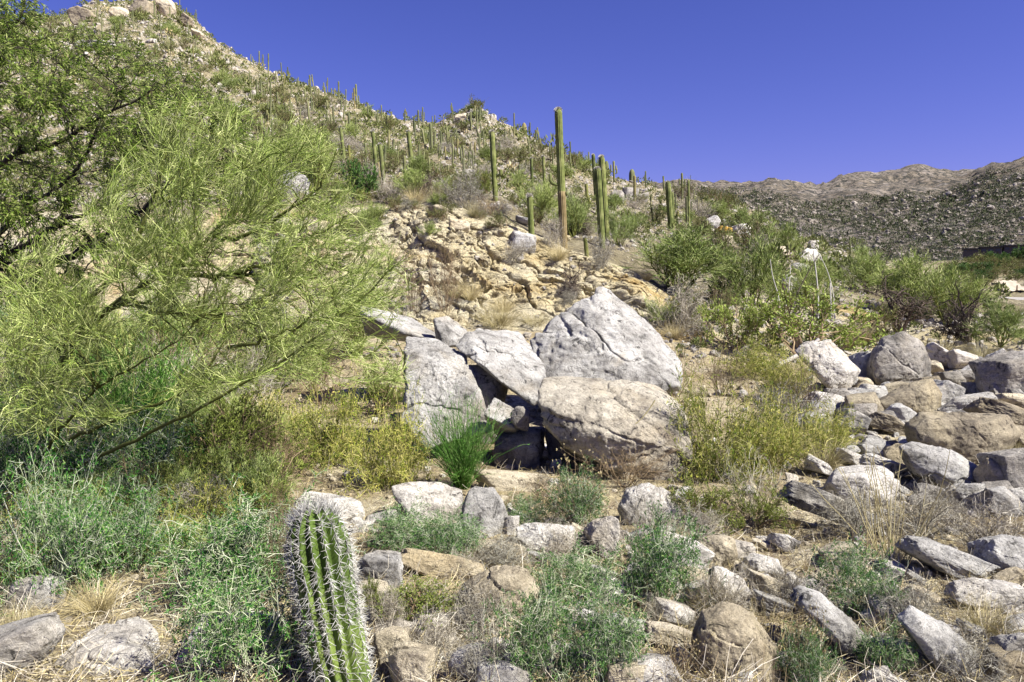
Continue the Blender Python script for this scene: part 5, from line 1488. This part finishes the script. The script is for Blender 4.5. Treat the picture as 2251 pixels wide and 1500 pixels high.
# --- young saguaro in the foreground, with its spines
def hero():
    P, d = ground(748, 1520)
    d = 3.75
    b = at(776, 1590, d - 0.15); t = at(688, 1114, d + 0.05)
    rng = np.random.default_rng(12)
    o = empty("young_saguaro", b)
    tag(o, "young ribbed saguaro thick with white spines in the left foreground", "cactus")
    L = np.linalg.norm(t - b); r = 66 / F * d; ribs = 15; K = 60
    ax = (t - b) / L
    e0 = 1 - 0.15 / L * 1.0
    tt = np.concatenate([np.linspace(0, e0, K - 14, endpoint=False), e0 + (1 - e0) * np.sin(np.linspace(0, 1, 14) * math.pi / 2)])
    path = (t - b) * tt[:, None] + np.sin(tt * math.pi)[:, None] * np.array([-0.012, 0, 0])
    e = np.clip((tt - e0) / (1 - e0), 0, 1)
    R = r * (0.84 + 0.16 * sm(tt, 0.05, 0.7)) * (1 - 0.12 * sm(tt, .78, .95)) * np.sqrt(np.maximum(1 - e ** 2.2, 0.003))
    R = R * (1 + 0.025 * np.interp(tt, np.linspace(0, 1, 12), rng.normal(size=12)))
    T = norm(np.gradient(path, axis=0)); A = norm(np.cross(T, np.array([0.0, 1, 0.05]))); Bv = np.cross(A, T)
    n = ribs * 12; th = np.arange(n) * 2 * math.pi / n
    c = 0.5 + 0.5 * np.cos(th * ribs)
    rr = 0.76 + 0.24 * c ** 0.75
    V = path[:, None] + R[:, None, None] * rr[None, :, None] * (A[:, None] * np.cos(th)[None, :, None] + Bv[:, None] * np.sin(th)[None, :, None])
    I = np.arange(K * n).reshape(K, n); a = I[:-1]; bq = np.roll(a, -1, 1); cq = I[1:]; dq = np.roll(cq, -1, 1)
    g = Geo(); g.add(V.reshape(-1, 3), None, np.stack([a, bq, dq, cq], -1).reshape(-1, 4))
    link("trunk", g.mesh("trunk", M['saguaro_hero'], True), o)
    # areoles along every rib
    Cs, Ds, Ax = [], [], []
    step = 0.024
    for k in range(ribs):
        ang = 2 * math.pi * k / ribs
        s = 0.02 + rng.uniform(0, step)
        while s < L * 0.992:
            u = s / L
            p = np.array([np.interp(u, tt, path[:, i]) for i in range(3)]); rad = np.interp(u, tt, R)
            Ai = norm(np.array([np.interp(u, tt, A[:, i]) for i in range(3)])); Bi = norm(np.array([np.interp(u, tt, Bv[:, i]) for i in range(3)]))
            out = Ai * math.cos(ang) + Bi * math.sin(ang)
            nrm = norm(out * max(0.05, rad / r) ** 1.0 + ax * max(0, (1 - (rad / r) ** 2)) * 0.9)
            Cs.append(p + out * rad); Ds.append(nrm); Ax.append(u)
            s += step * (1.0 if u < 0.93 else 0.55) * rng.uniform(0.7, 1.35)
    Cs, Ds, Ax = np.array(Cs), np.array(Ds), np.array(Ax)
    per = 13
    C = np.repeat(Cs, per, 0); N = np.repeat(Ds, per, 0); U = np.repeat(Ax, per)
    D = norm(N * rng.uniform(0.15, 0.8, len(C))[:, None] + 0.75 * norm(rng.normal(size=C.shape)) - ax * 0.25 * (U < 0.9)[:, None] + ax * 0.6 * (U > 0.93)[:, None])
    inward = (D * N).sum(1) < 0.05
    D[inward] = norm(D[inward] + N[inward] * 0.6)
    ln = rng.uniform(0.02, 0.058, len(C)) * np.where(U > 0.9, 1.35, 1.0)
    # the lowest part has lost most of its spines
    keep = rng.uniform(size=len(C)) < np.where(U < 0.42, 0.6, 1.0) * (0.45 + 0.55 * sm(fbm(C / 0.09, 3, 3), -0.5, 0.2))
    C, D, ln = C[keep], D[keep], ln[keep]
    v, q = tubes(np.stack([C, C + D * ln[:, None]], 1), taper(len(C), 2, 0.0015, 0.0005), 3)
    g = Geo(); g.add(v, None, q); link("spines", g.mesh("spines", M['spine']), o)
hero()
# ------------------------------------------------------------------ uncounted cover
def merged_rocks(name, pts, sizes, mat, seed, sub=1, squash=(0.6, 0.9)):
    rng = np.random.default_rng(seed); D, T = ico(sub)
    vs = []
    for k in range(14):
        N, H = random_planes(rng, 9, 0.55, 1.0); v, _ = rock_shape(N, H, sub, 900 + k, 16, 0.10)
        vs.append(v)
    vs = np.array(vs)
    n = len(pts); w = vs[rng.integers(0, 14, n)]
    a = rng.uniform(0, 6.28, n); c, s = np.cos(a), np.sin(a)
    w = w * np.stack([rng.uniform(0.7, 1.3, n), rng.uniform(0.6, 1.1, n), rng.uniform(*squash, n)], -1)[:, None, :]
    tl = rng.normal(size=n) * 0.35; ct, st = np.cos(tl), np.sin(tl)
    x, z = w[..., 0] * ct[:, None] - w[..., 2] * st[:, None], w[..., 0] * st[:, None] + w[..., 2] * ct[:, None]
    y = w[..., 1]
    W = np.stack([x * c[:, None] - y * s[:, None], x * s[:, None] + y * c[:, None], z], -1) * (sizes / 2)[:, None, None]
    V = (W + pts[:, None] + np.array([0, 0, 1.0]) * (sizes * 0.08)[:, None, None]).reshape(-1, 3)
    F_ = (T[None] + (np.arange(n) * len(D))[:, None, None]).reshape(-1, 3)
    me = make_mesh(name, V, [F_]); me.materials.append(mat)
    o = link(name, me); o["kind"] = "stuff"; return o

def spots(rng, n, box, dmin=0, dmax=1e9, mask=None):
    x0, x1, y0, y1 = box; P = []; Dd = []; X = []
    tries = 0
    while len(P) < n and tries < n * 30:
        tries += 1
        px, py = rng.uniform(x0, x1), rng.uniform(y0, y1)
        if py < ridge_row(px) + 1: continue
        p, d = ground(px, py)
        if d < dmin or d > dmax: continue
        if mask is not None and not mask(px, py, rng): continue
        P.append(p); Dd.append(d); X.append((px, py))
    return np.array(P), np.array(Dd), np.array(X)

rg = np.random.default_rng(1234)
P, D, X = spots(rg, 15000, (-30, 1900, 0, 660), 36, 420)
sz = rg.lognormal(math.log(5.6), 0.5, len(P)) / F * D
merged_rocks("hillside_rubble", P, np.minimum(sz, 2.6), M['rubble'], 3, 1, (0.5, 1.1))
P, D, X = spots(rg, 2000, (560, 2280, 430, 800), 18, 36, lambda x, y, r: not (640 < x < 1460 and y < 735) or r.uniform() < 0.05)
sz = rg.lognormal(math.log(9.5), 0.5, len(P)) / F * D
merged_rocks("slope_rubble", P, sz, M['rubble'], 4)
P, D, X = spots(rg, 120, (640, 1480, 440, 720), 18, 36)
sz = rg.lognormal(math.log(13), 0.5, len(P)) / F * D
merged_rocks("cliff_rubble", P, sz, M['cliff'], 5)
P, D, X = spots(rg, 1600, (1500, 2280, 380, 620), 260, 1200)
sz = rg.lognormal(math.log(6), 0.4, len(P)) / F * D
merged_rocks("far_hill_rubble", P, sz, M['farrubble'], 6)
# gravel in the foreground
P, D, X = spots(rg, 7000, (-280, 2550, 830, 1560), 2.5, 20)
sz = rg.lognormal(math.log(8.5), 0.6, len(P)) / F * D
merged_rocks("gravel", P, np.minimum(sz, 0.16), M['tan'], 7, 1)
P, D, X = spots(rg, 340, (760, 2550, 860, 1560), 2.5, 20)
sz = rg.lognormal(math.log(26), 0.35, len(P)) / F * D
merged_rocks("loose_stones", P, sz, M['white'], 8, 3)
P, D, X = spots(rg, 300, (1760, 2550, 790, 1120), 2.5, 20)
sz = rg.lognormal(math.log(26), 0.35, len(P)) / F * D
merged_rocks("loose_stones", P, sz, M['grey'], 9, 3)

# bushes too many and too small to tell apart
def merged_bushes(name, P, W, H, mk_leaf, seed, leaves_n=60):
    rng = np.random.default_rng(seed); n = len(P)
    th = rng.uniform(0, 6.28, (n, leaves_n)); cz = rng.uniform(0, 1, (n, leaves_n)); rr = rng.uniform(0.55, 1.0, (n, leaves_n)) ** 0.6
    s = np.sqrt(1 - cz ** 2) * rr
    lob = 1 + 0.3 * np.sin(th * 3 + rng.uniform(0, 6, (n, 1)))
    C = np.stack([np.cos(th) * s * lob * 0.5, np.sin(th) * s * lob * 0.5, cz * rr * 0.95], -1)
    Dr = C * np.array([1, 1, 0.7]) + rng.normal(size=C.shape) * 0.25 + np.array([0, 0, 0.15])
    Cw = C * np.stack([W, W, H], -1)[:, None] + P[:, None]
    sc = np.repeat(W, leaves_n)
    v, t = leaves(Cw.reshape(-1, 3), Dr.reshape(-1, 3), 0.26 * sc * rng.uniform(0.6, 1.3, n * leaves_n), 0.11 * sc, rng)
    me = make_mesh(name, v, [t]); me.materials.append(M[mk_leaf])
    o = link(name, me); o["kind"] = "stuff"; return o
P, D, X = spots(rg, 4000, (-30, 1900, 0, 640), 40, 420)
W = rg.lognormal(math.log(13), 0.4, len(P)) / F * D
merged_bushes("hillside_scrub", P, np.minimum(W, 4), np.minimum(W, 4) * rg.uniform(0.5, 0.9, len(P)), 'hillleaf', 31)
P, D, X = spots(rg, 700, (-30, 1700, 0, 640), 40, 420)
W = rg.lognormal(math.log(9), 0.4, len(P)) / F * D
merged_bushes("hillside_dry_scrub", P, W, W * 0.8, 'straw', 32, 40)
P, D, X = spots(rg, 4200, (1480, 2300, 380, 640), 240, 1300)
W = rg.lognormal(math.log(7.5), 0.45, len(P)) / F * D
M['farscrub'] = plant_mat("far_dark_scrub", [(0.03, 0.045, 0.015), (0.065, 0.085, 0.03), (0.12, 0.14, 0.06)])
merged_bushes("far_hill_scrub", P, W, W * 0.75, 'farscrub', 33, 26)
P, D, X = spots(rg, 150, (1480, 2280, 470, 790), 20, 110)
W = rg.lognormal(math.log(26), 0.4, len(P)) / F * D
merged_bushes("slope_scrub", P, W, W * 0.75, 'hillleaf', 34, 130)

# straw and twig litter lying on the ground in front
def litter(name, n, box, length, r, mk, seed, lift=0.02, up=0.25):
    rng = np.random.default_rng(seed)
    P, D, X = spots(rng, n, box, 2.5, 22)
    th = rng.uniform(0, 6.28, len(P))
    d = np.stack([np.cos(th), np.sin(th), np.abs(rng.normal(size=len(P))) * up], -1)
    Q = grow(rng, P + np.array([0, 0, lift]), d, rng.uniform(*length, len(P)) , 4, 0.22)
    v, q = tubes(Q, taper(len(P), 4, r, r * 0.5), 3)
    me = make_mesh(name, v, [q]); me.materials.append(M[mk]); o = link(name, me); o["kind"] = "stuff"
litter("straw_litter", 9000, (-280, 2550, 840, 1560), (0.06, 0.22), 0.0022, 'straw', 51)
litter("twig_litter", 9000, (-280, 2550, 840, 1560), (0.08, 0.30), 0.0022, 'drytwig', 52, 0.02, 0.6)
litter("dead_grass", 6000, (400, 2550, 980, 1560), (0.05, 0.14), 0.0018, 'straw', 53, 0.0, 1.6)
litter("dry_stems", 2600, (560, 2550, 1000, 1560), (0.08, 0.24), 0.0020, 'browntwig', 54, 0.0, 1.2)

# ------------------------------------------------------------------ single things
# bleached flower stalks standing over the wide leafy bush
def stalk(pts, w0, w1, d, label, mk, nm="dead_agave_stalk"):
    P = limb_curve([(a, b, d) for a, b in pts], 14)
    c = P[0].copy(); g = Geo(); tube1(g, P - c, w0 / F * d / 2, w1 / F * d / 2, 6)
    o = link(nm, g.mesh(nm, M[mk], True), loc=c); tag(o, label, "dead stalk"); return o
ds = ground(1740, 760)[1]
stalk([(1716, 700), (1712, 650), (1698, 610), (1693, 570)], 2.6, 1.4, ds + 3, "bleached curved stalk, leftmost of those above the wide leafy bush", 'whitestalk')
stalk([(1722, 720), (1724, 690), (1734, 640), (1738, 585)], 3, 1.5, ds + 3, "thick bleached stalk leaning right above the wide leafy bush", 'whitestalk')
stalk([(1724, 715), (1745, 660), (1770, 610), (1800, 560)], 4, 1.5, ds + 3, "dark leaning stalk reaching the white crest boulders", 'darktwig')
stalk([(1728, 700), (1712, 660), (1728, 600), (1732, 540)], 3, 1.5, ds + 3.2, "thin dark upright stalk between the bleached ones", 'darktwig')
stalk([(1798, 700), (1799, 650), (1794, 600), (1788, 550)], 4, 2, ds + 4, "thin bleached upright stalk right of the leaning ones", 'whitestalk')
stalk([(1836, 720), (1832, 640), (1818, 590), (1790, 540)], 2.6, 1.2, ds + 4, "long bleached stalk bending left at the top", 'whitestalk')
stalk([(1826, 700), (1826, 660), (1825, 622)], 4, 3, ds + 4, "short bleached stump beside the long bending stalk", 'whitestalk')
stalk([(1925, 650), (1935, 610), (1958, 550)], 4, 2, 40, "dark slanted stalk among the pale green crest bushes", 'darktwig')
# fallen branch on the slope
db = ground(1720, 812)[1]
stalk([(1655, 830), (1720, 800), (1780, 768), (1800, 745)], 16, 7, db, "pale fallen branch propped against the slanted block", 'whitestalk', "fallen_branch")
dl = ground(330, 1200)[1]
stalk([(320, 1190), (350, 1140), (372, 1100)], 12, 8, dl, "dark stump of wood under the palo verde", 'darktwig', "fallen_branch")
dn = 3.6
stalk([(690, 1500), (700, 1484), (724, 1492), (728, 1510)], 2.5, 2, dn - 0.2, "bent pale stem at the cactus foot", 'palewig', "bent_stem")
stalk([(1440, 880), (1428, 900), (1402, 930), (1350, 960)], 3, 1.5, D4 + 0.1, "forked dry twig lying on the huge front boulder", 'straw', "dry_twig")

# ------------------------------------------------------------------ valley: building, track, wall, trees
def box(g, x0, x1, y0, y1, z0, z1):
    V = np.array([(x, y, z) for x in (x0, x1) for y in (y0, y1) for z in (z0, z1)], float)
    Q = [(0, 1, 3, 2), (4, 6, 7, 5), (0, 4, 5, 1), (2, 3, 7, 6), (0, 2, 6, 4), (1, 5, 7, 3)]
    g.add(V, None, Q)
def flat(name, col, rough=0.6, spec=0.3):
    m, t, b = nmat(name, rough); n = noise(t, objvec(t), 0.8, 5, 0.6)
    c = mix(t, n, tuple(x * 0.8 for x in col), tuple(x * 1.15 for x in col)); t.links.new(c, b.inputs["Base Color"]); return m
mw = flat("dark_slate_wall", (0.06, 0.055, 0.07)); mr = flat("pale_concrete", (0.42, 0.40, 0.37)); mg = flat("window_glass", (0.04, 0.05, 0.08), 0.1); mroof = flat("dark_roof", (0.035, 0.035, 0.045))
Pb, db_ = ground(2190, 566)
db_ = 255.0
Ob = at(2190, 558, db_); s = db_ / F
o = empty("lodge_building", Ob); o.rotation_euler.z = math.radians(-31); tag(o, "long low dark flat roofed building above the valley trees at the right", "building")
segs = [(-62, -34, 6, 11), (-30, 10, 5, 14), (14, 52, 8, 17), (52, 100, 4, 13)]
for k, (a, b_, z0, z1) in enumerate(segs):
    g = Geo(); box(g, a * s, b_ * s, k * 1.3, k * 1.3 + 12, (z0 - 14) * s, z1 * s); link("wall", g.mesh("wall", mw if k != 3 else mr), o)
    g = Geo(); box(g, (a - 3) * s, (b_ + 2) * s, k * 1.3 - 1.2, k * 1.3 + 13, z1 * s + 0.003, (z1 + 1.8) * s); link("roof", g.mesh("roof", mroof), o)
    for j in range(3):
        xa = a + (b_ - a) * (j + 0.15) / 3; xb = a + (b_ - a) * (j + 0.8) / 3
        g = Geo(); box(g, xa * s, xb * s, k * 1.3 - 0.15, k * 1.3 + 0.02, (z0 + 0.5) * s, (z1 - 2.5) * s); w_ = link("window", g.mesh("window", mg), o)
# pale track and road wall in the valley
def patch(name, quad, mat, lift, n=14):
    u = np.linspace(0, 1, n); q = np.array(quad, float)
    V = []
    for a in u:
        for b_ in u:
            p = (q[0] * (1 - a) + q[1] * a) * (1 - b_) + (q[3] * (1 - a) + q[2] * a) * b_
            g_, d = ground(p[0], p[1]); V.append(g_ + np.array([0, 0, lift]))
    me = make_mesh(name, np.array(V), [grid_faces(n, n)], True); me.materials.append(mat); o = link(name, me); o["kind"] = "structure"; return o
mt = flat("pale_track_gravel", (0.50, 0.42, 0.32), 0.95)
patch("dirt_track", [(2185, 622), (2225, 622), (2262, 645), (2205, 645)], mt, 0.35)
dw = 73.0; Ow = at(2225, 656, dw); s = dw / F
g = Geo(); box(g, -32 * s, 90 * s, 0, 0.4, -8 * s, 2.2 * s); wall = link("road_wall", g.mesh("road_wall", flat("pale_road_wall", (0.62, 0.60, 0.55))), loc=Ow); wall.rotation_euler.y = 0.02
tag(wall, "pale low road wall at the right edge of the valley", "wall")
for px in (2202, 2236):
    Pp, dp = ground(px, 643); g = Geo(); tube1(g, np.array([[0, 0, -0.2], [0, 0, 7 / F * dp], [0, 0, 14 / F * dp]]), 0.12, 0.10, 8)
    op = link("post", g.mesh("post", M['browntwig']), loc=Pp)
    tag(op, "short brown post beside the pale track, " + ("left of two" if px == 2202 else "right of two"), "post")
rv = np.random.default_rng(5)
for k in range(85):
    for _ in range(50):
        px, py = rv.uniform(2030, 2300), rv.uniform(578, 640)
        if not (2178 < px < 2262 and 622 < py < 648) and py > 578 + max(0, (2130 - px)) * 0.45: break
    P, d = ground(px, py)
    if d < 90: continue
    W_ = rv.uniform(24, 46) / F * d
    put(['hill', 'puff', 'deep'][k % 3], P - np.array([0, 0, .2]), W_, W_ * rv.uniform(0.5, 0.75), "dark green tree among the valley grove below the dark building", "trees of the valley grove", None)
